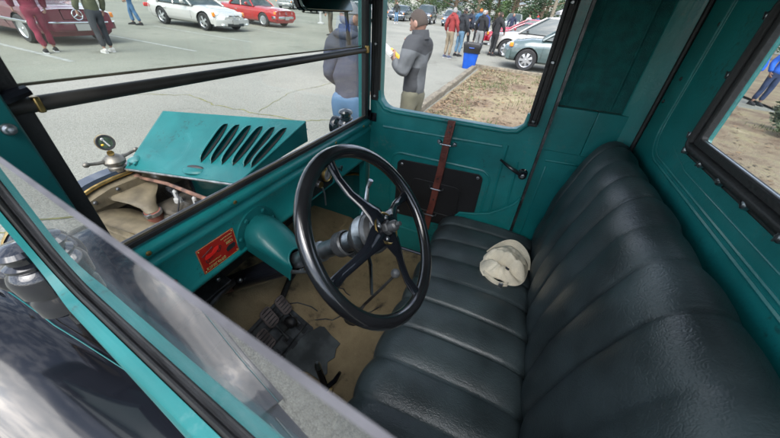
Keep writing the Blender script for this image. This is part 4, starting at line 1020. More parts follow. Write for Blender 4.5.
# --- windshield posts, dashboard and cowl
def front():
    for x0, x1, jl in ((1.274, 1.322, 0), (.128, .176, 1)):
        p = MB(); p.loops([[Vector((x0, .60 if jl else .652, z)), Vector((x1, .615 if jl else .652, z)), Vector((x1, .69, z)), Vector((x0, .69, z))] for z in (-1.16, -.6, -.43, -.2, .26)])
        o = tp('windshield_post', p, TEAL if jl else TEAL_LIFTED, truck, bev=.004)
        b = MB()
        if jl: b.lathe([(0, .012), (.004, .011), (.005, .008), (.005, .004), (.007, .003), (.008, 0)], (.160, .607, -.156), (0, -1, 0), 12)
        else: b.lathe([(0, .014), (.007, .013), (.008, 0)], (1.296, .652, .02), (0, -1, 0), 10)
        tp('bolt', b, STEEL, o)
    # inner cowl side and outer cowl
    c = MB()
    for s in (-1, 1):
        x = .745 + s * .565
        c.plate([(x, y, z) for y, z in ((.66, -.435), (.95, -.62), (.95, -1.19), (.66, -1.19))], (s * .03, 0, 0))
    lo = []
    for y, zt, w, zs in ((.665, -.436, .60, -.50), (.76, -.50, .575, -.60), (.86, -.555, .50, -.70), (.955, -.605, .42, -.79)):
        up = [(-w, -1.15), (-w, zs - .1), (-w * .97, zs), (-w * .8, zs + (zt - zs) * .62), (-w * .45, zs + (zt - zs) * .92), (0, zt), (w * .45, zs + (zt - zs) * .92), (w * .8, zs + (zt - zs) * .62), (w * .97, zs), (w, zs - .1), (w, -1.15)]
        k = .985
        lo.append([Vector((.745 + a, y, b)) for a, b in up] + [Vector((.745 + a * .975, y, b - .012)) for a, b in reversed(up)])
    c.loops(lo)
    cw = tp('cowl', c, TEAL, truck)
    r = MB()
    for z in (-.665, -.735): r.tube([(1.285, .67, z), (1.283, .72, z - .004), (1.283, .80, z - .03), (1.285, .90, z - .09)], .008, 8)
    tp('rib', r, BRASS, cw)
    # dashboard: one pressed sheet
    d = MB(); prof = [(.668, -.432), (.640, -.433), (.634, -.440), (.633, -.456), (.640, -.463), (.645, -.468), (.645, -.474), (.640, -.480), (.6385, -.486), (.6385, -.492), (.642, -.498), (.6425, -.60), (.637, -.606), (.634, -.613), (.637, -.621), (.645, -.624), (.668, -.622)]
    d.loops([[Vector((x, y, z)) for y, z in prof] for x in (.176, .4, .7, 1.0, 1.308)])
    db = tp('dashboard', d, TEAL_LIFTED, truck, sharp=50)
    b = MB()
    for x in (.24, .47, .98, 1.22): bolt(b, (x, .6335, -.448), (0, -1, 0), .006, .003)
    for x, z in ((.262, -.56), (.225, -.585)): b.lathe([(0, .001), (.007, .001), (.007, 0)], (x, .642, z), (0, -1, 0), 10, 1)
    tp('screw', b, [BRASS, DARKSTEEL], db)
    # red enamel data plate with its picture and print
    yp = .6425; x0, x1, z0, z1 = .331, .446, -.600, -.520
    p = MB(); p.plate([(x, yp, z) for x, z in rrect(x0, x1, z0, z1, .003, 3)], (0, -.0018, 0))
    pl = tp('data_plate', p, RED, db)
    e = MB(); e.tube([(x, yp - .0018, z) for x, z in rrect(x0 + .001, x1 - .001, z0 + .001, z1 - .001, (.003), 3)], .0005, 5, closed=True)
    for x, z in ((x0 + .006, z0 + .006), (x1 - .006, z0 + .006), (x0 + .006, z1 - .006), (x1 - .006, z1 - .006)): bolt(e, (x, yp - .0018, z), (0, -1, 0), .0022, .0012)
    tp('plate_rim', e, GOLD, pl)
    rnd = random.Random(9); t = MB(); yy = yp - .0022
    def line(xa, xb, z, h, n):
        w = (xb - xa) / n
        for k in range(n):
            x = xa + w * k; bw = h * .20
            for q in rnd.sample(range(5), 3):
                if q == 0: t.box((x + bw / 2, yy, z), (bw, .0006, h))
                if q == 1: t.box((x + w * .62, yy, z), (bw, .0006, h))
                if q == 2: t.box((x + w * .36, yy, z + h * .42), (w * .6, .0006, bw))
                if q == 3: t.box((x + w * .36, yy, z), (w * .6, .0006, bw))
                if q == 4: t.box((x + w * .36, yy, z - h * .42), (w * .6, .0006, bw))
    line(.340, .402, -.590, .0085, 9); line(.352, .390, -.577, .0032, 9); line(.402, .440, -.532, .0035, 9); line(.410, .438, -.542, .0028, 6); line(.414, .438, -.553, .0080, 4)
    tp('plate_print', t, GOLD, pl)
    t = MB(); t.plate([(x, yy - .0002, z) for x, z in ((.345, -.556), (.352, -.548), (.368, -.550), (.378, -.541), (.390, -.541), (.390, -.549), (.378, -.556), (.362, -.560), (.348, -.561))], (0, -.0006, 0)); tp('plate_picture', t, REDCAR, pl)
    t = MB()
    for x, z, r in ((.351, -.566, .0062), (.388, -.555, .0062), (.362, -.561, .0040), (.394, -.549, .0038)): t.lathe([(r * .7, .0010), (r, .0010), (r, 0)], (x, yp - .0018, z), (0, -1, 0), 12)
    t.plate([(x, yy, z) for x, z in ((.408, -.570), (.418, -.563), (.436, -.563), (.440, -.569), (.436, -.578), (.410, -.580))], (0, -.0006, 0))
    for k in range(3): t.tube([(.340 + .012 * k, yy, -.546 + .004 * k), (.350 + .012 * k, yy, -.542 + .004 * k)], .0011, 4)
    tp('plate_picture', t, DARKPLASTIC, pl)
    # switch panel: black plate, ammeter in a brass bezel, ignition key with a tag
    s = MB(); s.plate([(x, .640, z) for x, z in rrect(.762, .945, -.612, -.498, .012)], (0, -.005, 0)); sp = tp('switch_panel', s, BLACKTRIM, db, bev=.001)
    a = MB(); a.lathe([(.027, 0), (.031, .004), (.031, .012), (.028, .015), (.024, .012)], (.895, .635, -.548), (0, -1, 0), 24); am = tp('ammeter', a, BRASS, sp)
    a = MB(); a.lathe([(0, .008), (.026, .008)], (.895, .635, -.548), (0, -1, 0), 20); a.box((.897, .6255, -.545), (.003, .001, .03), Matrix.Rotation(.5, 3, 'Y'), mi=1); tp('dial_face', a, [PLATE, DARKPLASTIC], am)
    k = MB(); k.lathe([(.013, 0), (.013, .012), (.010, .016), (0, .016)], (.835, .635, -.565), (0, -1, 0), 16); k.plate([(.835 + x, .614, -.565 + z) for x, z in ((-.002, .013), (-.012, .006), (-.012, -.008), (0, -.014), (.012, -.008), (.012, .006), (.002, .013))], (0, .004, 0), mi=1)
    k.tube([(.836, .612, -.576), (.838, .606, -.60), (.838, .604, -.655)], .0035, 6, mi=2); tp('ignition_key', k, [DARKSTEEL, BRASS, STEEL], sp)
    k = MB()
    for x, z in ((.785, -.518), (.785, -.592), (.805, -.556)): bolt(k, (x, .635, z), (0, -1, 0), .009, .008)
    tp('screw', k, STEEL, sp)
    k = MB(); k.lathe([(.004, 0), (.004, .018), (.013, .02), (.013, .028), (0, .031)], (.985, .642, -.558), (0, -1, 0), 16); tp('pull_knob', k, CHROME, db)
front()

def windshield():
    xl, xr = .206, 1.246
    f = MB()
    f.box((.726, YW + .004, -.418), (xr - xl + .07, .022, .014)); f.box((xl - .017, YW + .002, -.06), (.030, .022, .70)); f.box((xr + .015, YW + .002, -.06), (.028, .022, .70))
    w = tp('windshield', f, RUBBER, truck, bev=.003)
    e = MB(); e.box((.726, YW - .006, -.4065), (xr - xl, .004, .005)); tp('sealing_strip', e, TAN, w)
    b = MB(); b.tube([(xl - .03, YW - .006, -.139), (xr + .005, YW - .006, -.141)], .0105, 12); b.box((.726, YW - .001, -.143), (xr - xl + .03, .012, .015)); bo = tp('centre_bar', b, mat('dull dark bar', (.022, .020, .017), .5, var=.3, vscale=20), w, bev=.002)
    b = MB(); b.box((xl + .004, YW - .012, -.139), (.008, .012, .022)); b.box((xr + .002, YW - .014, -.138), (.020, .012, .026)); tp('bar_end', b, BRASS, bo, bev=.002)
    b = MB(); b.tube([(xl - .055, YW - .02, -.10), (xl - .035, YW - .022, -.125), (xl + .0, YW - .02, -.118)], [.010, .010, .007], 8); tp('hinge_arm', b, BLACK, w)
    g = MB(); g.box((.726, YW + .004, -.275), (xr - xl + .01, .005, .262)); tp('lower_glass', g, PANE, w)
    g = MB(); L = [(xl - .004, -.116), (xr + .004, -.129), (xr + .004, .18), (xl - .004, .18)]
    g.plate([(x, YW + .012, z) for x, z in L], (0, .005, 0)); tp('upper_glass', g, PANE_UP, w)
    e = MB(); e.tube([(xl, YW + .0145, -.1165), (xr, YW + .0145, -.1295)], .0022, 8); tp('glass_edge', e, TAN, w)
    p = MB(); p.tube([(1.135, YW + .028, .16), (1.155, YW + .030, .02), (1.175, YW + .030, -.122)], [.006, .0075, .006], 8); p.tube([(1.128, YW + .022, .16), (1.150, YW + .024, .02), (1.172, YW + .024, -.122)], .005, 6); tp('wiper', p, RUBBER, w)
    m = MB(); lo = rrect(.775, 1.030, -.012, .062, .010)
    m.plate([(x, .585 + (z - .02) * .42, z) for x, z in lo], (0, .014, 0)); mi = tp('mirror', m, mat('darkened mirror', (.10, .13, .13), .12, 1), truck, bev=.003)  # dark green base stands in for the reflection of the dim teal roof
    m = MB(); m.plate([(x, .5995 + (z - .02) * .42, z) for x, z in rrect(.772, 1.033, -.015, .065, .012)], (0, .012, 0)); m.tube([(.90, .611, .03), (.90, .63, .10), (.90, .645, .175)], .007, 8); tp('mirror_back', m, BLACK, mi)
windshield()

# --- the near door stands ajar, its glass half wound up
AJ = R_(7.2); HX, HY = .123, .66
def DP(s, z, o): return Vector((HX - sin(AJ) * s - cos(AJ) * o, HY - cos(AJ) * s + sin(AJ) * o, z))
def near_door():
    OUT = [(a, b) for a, b in rrect(.008, 1.065, -1.16, .24, .015)]
    def loop(L, o): return [DP(s, z, (min(o, .0165 + .100 * max(0, s)) if o > .0121 else max(o, -.022 - .10 * max(0, s)) if o < -.0121 else o)) for s, z in L]
    def opening(r, i): return rrect(.038 - i, 1.020 + i, -.397 - i, .15 + i, r)
    m = MB()
    # inner half and outer half, each rounded into the slot
    secs_in = [(OUT, -.034), (rrect(.012, 1.061, -1.155, .236, .02), -.040), (opening(.085, .020), -.042), (opening(.082, .010), -.038), (opening(.080, .003), -.028), (opening(.078, 0), -.012), (opening(.080, .020), -.010), (opening(.085, .05), -.010)]
    m.loops([loop(L, o) for L, o in secs_in], True, False)
    secs_out = [(OUT, -.034), (OUT, .026), (rrect(.014, 1.059, -1.15, .234, .02), .034), (opening(.10, .070), .037), (opening(.095, .050), .040), (opening(.090, .034), .040), (opening(.085, .018), .036), (opening(.080, .005), .027), (opening(.078, 0), .012), (opening(.08, .020), .010), (opening(.085, .05), .010)]
    m.loops([loop(L, o) for L, o in secs_out], True, False)
    d = tp('door', m, TEAL, truck, sharp=60, label='nearer teal door standing ajar with its glass half raised')
    c = MB(); lo = []
    for o, i in ((-.0105, .03), (-.0105, .001), (-.0075, -.004), (-.0045, -.002), (-.0035, .012), (.0035, .012), (.0045, -.002), (.0075, -.004), (.0105, .001), (.0105, .03)):
        lo.append(loop(opening(.08 - min(0, i) * 0, i), o))
    c.loops(lo, True, False); tp('window_channel', c, RUBBER, d)
    g = MB(); pr = rrect(.022, 1.045, -.60, -.128, .004, 2)
    A = [DP(a, b, -.002) for a, b in pr]; B = [DP(a, b, .002) for a, b in pr]; n = len(A)
    g.add(A, [tuple(range(n))]); g.add(B, [tuple(reversed(range(n)))])
    gl = tp('door_glass', g, PANE_DOOR, d, smooth=False, fixn=False)
    e = MB(); e.add(A + B, [(k, (k + 1) % n, n + (k + 1) % n, n + k) for k in range(n)]); tp('glass_edge', e, EDGE, gl, smooth=False)
    h = MB(); h.tube([DP(.0, -.43, .01), DP(.0, -.37, .01)], .009, 8); h.box(DP(.0, -.40, .0), (.03, .03, .045)); tp('hinge', h, BLACK, d)
    h = MB(); h.lathe([(.02, 0), (.012, .01), (.011, .045), (0, .047)], DP(.98, -.54, .041), (-cos(AJ), sin(AJ), 0), 12); h.tube([DP(.98, -.54, .08), DP(.92, -.54, .084), DP(.87, -.545, .078)], [.012, .010, .007], 8); tp('door_handle', h, BLACK, d)
    q = MB(); q.plate([DP(s, z, -.041) for s, z in rrect(.14, .72, -1.0, -.60, .03)], Vector((cos(AJ), -sin(AJ), 0)) * .006); tp('trim_board', q, BLACKTRIM, d)
near_door()

# --- bench seat: pleated cushion and backrest
def pleat(x):
    f = ((x - .335) / .1245) % 1.0; a = abs(2 * f - 1)
    return 1 - a ** 2.2 - .9 * max(0, a - .95) / .05
def prof_pts(P, n):
    P = [Vector((0, y, z)) for y, z in P]; L = [0]
    for i in range(1, len(P)): L.append(L[-1] + (P[i] - P[i - 1]).length)
    def cat(t):
        d = t * L[-1]
        for i in range(1, len(P)):
            if d <= L[i] + 1e-9:
                u = (d - L[i - 1]) / (L[i] - L[i - 1]); a = P[max(i - 2, 0)]; b = P[i - 1]; c = P[i]; e = P[min(i + 1, len(P) - 1)]
                return .5 * ((2 * b) + (c - a) * u + (2 * a - 5 * b + 4 * c - e) * u * u + (3 * b - a - 3 * c + e) * u ** 3)
        return P[-1]
    return [cat(k / n) for k in range(n + 1)]
def seat():
    def build(name, P, x0, x1, depth, fade0, fade1, endr, seed, tops=0):
        pts = prof_pts(P, 64); n = len(pts); nx = 168; rows = []
        rnd = random.Random(seed); wv = [(rnd.uniform(5, 16), rnd.uniform(5, 16), rnd.uniform(0, 6.3), rnd.uniform(.3, 1)) for _ in range(10)]
        c = sum(pts, Vector()) / n
        for i in range(nx + 1):
            x = x0 + (x1 - x0) * i / nx; e = min(x - x0, x1 - x); k = min(1, e / endr); sh = (1 - math.sqrt(max(0, 1 - (1 - k) ** 2))) * endr * .75
            row = []
            for j, p in enumerate(pts):
                d = pts[min(j + 1, n - 1)] - pts[max(j - 1, 0)]; nm = Vector((0, -d.z, d.y)).normalized()
                if nm.dot(p - c) < 0: nm = -nm
                t = j / (n - 1); fd = min(1, t / fade0) * min(1, (1 - t) / fade1)
                w = sum(a * sin(k1 * x * 1.7 + k2 * t * 3 + f) for k1, k2, f, a in wv) * .0010
                row.append(Vector((x, p.y, p.z)) + nm * (depth * (pleat(x) - .5) * fd * (1 - .65 * math.exp(-((t - .50) / .10) ** 2) * tops) + w - sh))
            rows.append(row)
        m = MB(); m.loops(rows, True, True)
        return m
    # cushion: underside rear -> seat top -> rolled front edge -> underside
    cu = [(-.24, -1.02), (-.25, -.93), (-.235, -.865), (-.19, -.838), (-.10, -.826), (0, -.822), (.09, -.824), (.155, -.832), (.198, -.858), (.212, -.90), (.205, -.96), (.19, -1.01), (.10, -1.03), (-.10, -1.03)]
    m = build('cushion', cu, .185, 1.300, .0125, .12, .30, .05, 1); cs = tp('seat_cushion', m, LEATHER, truck, sharp=180)
    ba = [(-.245, -.90), (-.225, -.84), (-.222, -.76), (-.232, -.65), (-.248, -.55), (-.272, -.45), (-.292, -.385), (-.318, -.350), (-.350, -.337), (-.385, -.348), (-.403, -.385), (-.406, -.50), (-.406, -.70), (-.406, -.90)]
    m = build('backrest', ba, .185, 1.306, .0130, .06, .42, .075, 2, 1); bk = tp('backrest', m, LEATHER, truck, sharp=180)
    # seat box under the cushion
    b = MB(); b.box((.745, -.11, -1.105), (1.10, .56, .15)); tp('seat_box', b, TEAL_LIFTED, truck, bev=.005)
    a = MB(); L = [(-.118, -.66), (-.10, -.695), (-.06, -.735), (-.01, -.775), (.06, -.80), (.13, -.815), (.16, -.86), (.16, -1.1), (-.118, -1.1)]
    a.plate([(XI - .010, y, z) for y, z in L], (-.008, 0, 0)); a.tube([(XI - .014, y, z) for y, z in L[:7]], .006, 8); tp('seat_side', a, TEAL_LIFTED, truck)
seat()

# --- floor, pedals, levers
def floor_():
    m = MB()
    prof = [(.16, -1.18), (.56, -1.18), (.60, -1.160), (.93, -.945)]
    rnd = random.Random(8)
    m.grid(lambda u, v: (lambda y, z: (.175 + 1.13 * u, y, z + .003 * sin(9 * u + 4 * y) * sin(17 * y)))(*(lambda k: (prof[k[0]][0] + (prof[k[0] + 1][0] - prof[k[0]][0]) * k[1], prof[k[0]][1] + (prof[k[0] + 1][1] - prof[k[0]][1]) * k[1]))((min(2, int(v * 3 - 1e-6)), v * 3 - min(2, int(v * 3 - 1e-6))))), 30, 36)
    fl = tp('floor', m, FLOORM, truck, sharp=70)
    c = MB(); rn = random.Random(2)
    for k, pts in enumerate(([(.66, .585), (.70, .52), (.76, .47), (.80, .40), (.86, .36)], [(.64, .70), (.68, .66), (.70, .60)], [(.84, .62), (.88, .57), (.86, .52)])):
        L = [];
        for x, y in pts: L.append((x, y))
        for i in range(len(L) - 1):
            (xa, ya), (xb, yb) = L[i], L[i + 1]
            c.tube([(xa, ya, tz(ya) + .001), ((xa + xb) / 2 + rn.uniform(-.012, .012), (ya + yb) / 2, tz((ya + yb) / 2) + .002), (xb, yb, tz(yb) + .001)], .003, 5)
    tp('floor_crack', c, DARKSTEEL, fl)
    f = MB(); f.box((.745, .955, -.82), (1.10, .02, .42)); tp('firewall', f, BLACKTRIM, truck)
    # torn black rubber mat
    r = MB(); P = [(.500, .598), (.545, .590), (.575, .582), (.642, .552), (.650, .53), (.628, .48), (.612, .425), (.585, .430), (.55, .415), (.52, .43), (.48, .405), (.445, .42), (.452, .48), (.425, .55), (.45, .585)]
    r.plate([(x, y, tz(y) + .005 + .004 * math.sin(20 * x)) for x, y in P], (0, 0, .005)); tp('rubber_mat', r, MATRUB, truck, bev=.002)
    # pedal plate on the sloping toe board
    U = Vector((0, .838, .546)); O = Vector((.515, .665, tz(.665) + .006)); X = Vector((1, 0, 0)); Nn = X.cross(U)
    pt = lambda a, b, h: O + X * a + U * b + Nn * h
    p = MB(); p.plate([pt(a, b, 0) for a, b in rrect(-.105, .110, -.115, .090, .01)], Nn * .004); pp = tp('pedal_plate', p, DARKSTEEL, truck, bev=.001)
    s = MB()
    for a, b in ((.075, -.060), (.0, -.065), (-.068, -.07)): s.plate([pt(x, y, .0045) for x, y in rrect(a - .016, a + .016, b - .034, b + .030, .006)], Nn * .0015)
    tp('pedal_slot', s, DARKPLASTIC, pp)
    for k in range(4):
        s = MB(); s.tube([pt(-.10 + .005, .075 - .05 * k, .006), pt(.10, .075 - .05 * k, .006)], .004, 6); tp('plate_rib', s, DARKSTEEL, pp)
    for i, (a, b, h, w) in enumerate(((.072, .055, .055, .024), (-.004, .062, .06, .026), (-.070, .015, .05, .024))):
        q = MB(); base = pt(a, -.06, 0)
        q.tube([base - Nn * .05, pt(a, -.045, .03), pt(a, b - .03, h - .012)], [.010, .009, .008], 8, flat=.6)
        pd = tp('pedal', q, DARKSTEEL, truck)
        q = MB(); q.plate([pt(a + x, b + y, h + (y * .35)) for x, y in rrect(-w, w, -.040, .040, .016)], Nn * .010); tp('pedal_pad', q, PAD, pd, bev=.003)
        q = MB()
        for k in range(5): q.tube([pt(a - w * .7, b - .028 + .014 * k, h + .011 + (-.028 + .014 * k) * .35), pt(a + w * .7, b - .028 + .014 * k, h + .011 + (-.028 + .014 * k) * .35)], .002, 5)
        tp('pad_grip', q, DARKSTEEL, pd)
    q = MB(); q.ell(pt(.052, -.015, .03), (.024, .03, .024), 12, 8); q.tube([pt(.052, -.015, .0), pt(.052, -.015, .03)], .012, 8); tp('pivot_boss', q, BLACKTRIM, truck)
    q = MB(); q.tube([(.60, .70, tz(.70)), (.625, .715, -1.04), (.70, .735, -1.015), (.735, .735, -1.01)], [.012, .013, .013, .009], 10); tp('foot_lever', q, RUBBER, truck)
    # hand brake lever with its grip and ratchet arm
    q = MB(); q.tube([(.425, .375, -1.185), (.430, .385, -1.13), (.437, .405, -1.06)], [.013, .012, .011], 10); hb = tp('hand_brake', q, BLACK, truck)
    q = MB(); q.tube([(.437, .405, -1.06), (.439, .409, -1.04), (.440, .410, -1.03)], [.012, .011, .005], 10); tp('grip_tip', q, STEEL, hb)
    q = MB(); q.tube([(.427, .378, -1.165), (.462, .358, -1.155), (.485, .348, -1.125)], [.009, .010, .006], 8); tp('ratchet_arm', q, BLACK, hb)
    q = MB(); q.lathe([(.028, 0), (.026, .012), (.014, .016)], (.426, .377, -1.179), (0, 0, 1), 12); tp('lever_collar', q, BRASS, hb)
    # gear lever with a grey ball knob
    q = MB(); q.tube([(.76, .44, -1.18), (.79, .40, -1.10), (.835, .33, -.99), (.868, .300, -.945)], [.010, .007, .0065, .006], 8); gl = tp('gear_lever', q, DARKSTEEL, truck)
    q = MB(); q.ell((.875, .297, -.935), (.021, .021, .022), 16, 10); tp('knob', q, mat('grey knob', (.16, .17, .18), .45, var=.2, vscale=40), gl)
    q = MB(); q.lathe([(.05, 0), (.045, .02), (.02, .035), (.011, .04)], (.76, .44, -1.179), (0, 0, 1), 16); tp('lever_boot', q, RUBBER, gl)
    # pipes and fittings under the dash
    q = MB(); q.tube([(.345, .90, -.90), (.385, .82, -.85), (.449, .80, -.86), (.54, .80, -.91), (.63, .80, -.92), (.72, .80, -.87), (.78, .80, -.78), (.80, .82, -.70)], .016, 10); tp('heater_pipe', q, RUST, truck)
    q = MB(); q.box((.36, .80, -.80), (.20, .10, .05), Matrix.Rotation(.3, 3, 'X')); q.box((.30, .74, -.86), (.10, .16, .03), Matrix.Rotation(.5, 3, 'X')); q.tube([(.26, .70, -.78), (.40, .74, -.80), (.56, .80, -.86)], .012, 8); br = tp('frame_bracket', q, DARKSTEEL, truck, bev=.004)
    q = MB()
    for p in ((.300, .69, -.74), (.33, .72, -.79), (.47, .72, -.79), (.39, .70, -.70)): q.ell(p, (.009, .009, .009), 10, 6)
    tp('bolt', q, STEEL, br)
def tz(y): return -1.18 if y < .56 else -1.18 + (y - .56) * .5 if y < .60 else -1.16 + (y - .60) * .6515
floor_()

# --- steering
def steering():
    C0 = Vector((.507, .228, -.429)); al = R_(37.8); n = Vector((0, -cos(al), sin(al))); X = Vector((1, 0, 0)); V = Vector((0, sin(al), cos(al)))
    Q = lambda a, r, t: C0 + (X * cos(a) + V * sin(a)) * r + n * t
    root = MB(); root.tube([Q(2 * pi * k / 72, .2035, 0) for k in range(72)], .0165, 16, closed=True, flat=.92)
    sw = tp('steering_wheel', root, WHEELRIM, truck)
    for k in range(4):
        a = pi / 2 * k; m = MB(); lo = []
        d = X * cos(a) + V * sin(a); e = -X * sin(a) + V * cos(a)
        for r, t, w, h, o in ((.020, .024, .030, .010, 0), (.045, .024, .025, .009, .000), (.075, .016, .0145, .008, .005), (.110, .002, .0120, .008, .006), (.150, -.006, .0115, .0075, .002), (.180, -.004, .0135, .008, 0), (.196, .0, .016, .009, 0)):
            c = C0 + d * r + n * t + e * o
            lo.append([c + e * w * cos(q) + n * h * sin(q) for q in [2 * pi * z / 12 for z in range(12)]])
        m.loops(lo); tp('spoke', m, BLACK, sw)
    m = MB(); m.lathe([(0, .030), (.036, .030), (.039, .026), (.039, .014), (.030, .008)], C0, n, 28); hub = tp('hub', m, BLACK, sw)
    m = MB(); m.lathe([(.0395, .0305), (.0365, .0325), (.0335, .0305)], C0, n, 28); tp('hub_ring', m, BRASS, hub)
    m = MB()
    for k in range(4):
        a = pi / 4 + pi / 2 * k; bolt(m, Q(a, .0255, .030), n, .0062, .005)
    tp('bolt', m, STEEL, hub)
    m = MB(); m.lathe([(.017, .030), (.017, .040), (.014, .042)], C0, n, 6); m.lathe([(.0125, .040), (.0125, .058), (.009, .062), (.005, .063), (.005, .072), (0, .073)], C0, n, 16); tp('hub_nut', m, DARKSTEEL, hub)
    # gear case and column
    m = MB(); m.lathe([(.030, .010), (.047, .002), (.049, -.006), (.049, -.040), (.044, -.050), (.030, -.058), (.026, -.075)], C0, n, 28); gc = tp('gear_case', m, DARKSTEEL, truck)
    m = MB(); m.lathe([(.0505, -.010), (.0505, -.034)], C0, n, 28); tp('case_band', m, STEEL, gc)
    m = MB(); m.lathe([(.025, -.06), (.026, -.12), (.0235, -.122), (.024, -.20), (.029, -.205), (.029, -.235), (.025, -.24), (.025, -.34)], C0, n, 20); co = tp('steering_column', m, STEEL, truck)
    m = MB(); m.lathe([(.032, -.33), (.034, -.42), (.034, -1.0)], C0, n, 18); tp('column_tube', m, BLACK, co)
    m = MB(); m.lathe([(.030, -.10), (.034, -.105), (.034, -.13), (.030, -.135)], C0, n, 18); m.box(C0 + n * -.12 + X * .02 - V * .035, (.03, .02, .03)); tp('clamp', m, DARKSTEEL, co)
    q = MB(); q.tube([Q(-.7, .028, -.085), Q(-1.0, .07, -.10), Q(-1.25, .105, -.115)], .0055, 8); q.tube([Q(-1.25, .105, -.115), Q(-1.45, .19, -.17)], [.006, .005], 8); lv = tp('throttle_lever', q, CHROME, truck)
    q = MB(); q.tube([Q(.35, .03, -.075), Q(.40, .10, -.07), Q(.55, .150, -.052), Q(.62, .160, -.030)], [.0055, .005, .005, .007], 8); tp('spark_lever', q, STEEL, truck)
    q = MB(); q.tube([Q(t, .058, -.083) for t in (-2.0, -1.6, -1.2, -.8, -.4)], .004, 6); tp('quadrant', q, BRASS, truck)
    # teal bracket that carries the column off the dash
    m = MB(); lo = []
    ce = C0 + n * -.315
    for k in range(9):
        t = k / 8; row = []; sm = t * t * (3 - 2 * t) * .4 + t * .6
        for j in range(23):
            if j < 4: a, dn = R_(-90), (4 - j) / 4
            elif j > 18: a, dn = R_(90), (j - 18) / 4
            else: a, dn = R_(-90 + 180 * (j - 4) / 14), 0
            p0 = Vector((.522 + .054 * sin(a), .638, -.584 + .056 * cos(a) - .036 * dn)); p1 = ce + (X * sin(a) + V * cos(a)) * .036 - Vector((0, -.015, .058)) * dn
            row.append(p0.lerp(p1, sm) + (Vector((0, 0, .016)) + V * .006 + X * .012 * sin(a)) * sin(pi * t) * (1 - dn))
        lo.append(row)
    m.loops(lo, False, False)
    lo2 = [[p - ((p - (Vector((.522, .638, -.60)).lerp(ce, k / 8))).normalized() * .003) for p in r] for k, r in enumerate(lo)]
    m.loops(lo2, False, False); m.tube(lo[-1], .0035, 6)
    br = tp('column_bracket', m, TEAL, truck, sharp=70)
    f = MB(); A = [(.522 + .078 * sin(R_(a)), .636, -.584 + .082 * cos(R_(a))) for a in range(-104, 105, 8)]; B = [(.522 + .052 * sin(R_(a)), .636, -.584 + .053 * cos(R_(a))) for a in range(-104, 105, 8)]
    f.loops([[Vector(p) for p in A], [Vector(p) for p in B], [Vector(p) + Vector((0, .006, 0)) for p in B], [Vector(p) + Vector((0, .006, 0)) for p in A]], False, False, wrap=True)
    fo = tp('bracket_flange', f, TEAL, br)
    b = MB()
    for a in (-78, -30, 30, 78): bolt(b, (.522 + .067 * sin(R_(a)), .636, -.584 + .069 * cos(R_(a))), (0, -1, 0), .007, .005)
    tp('bolt', b, TEAL, fo)
    q = MB(); q.ell(ce + Vector((0, .0, -.045)), (.010, .010, .009), 10, 6); q.tube([ce + X * .045 - V * .01, ce - V * .05, ce - X * .045 - V * .01], .006, 6); tp('column_clip', q, STEEL, br)
steering()

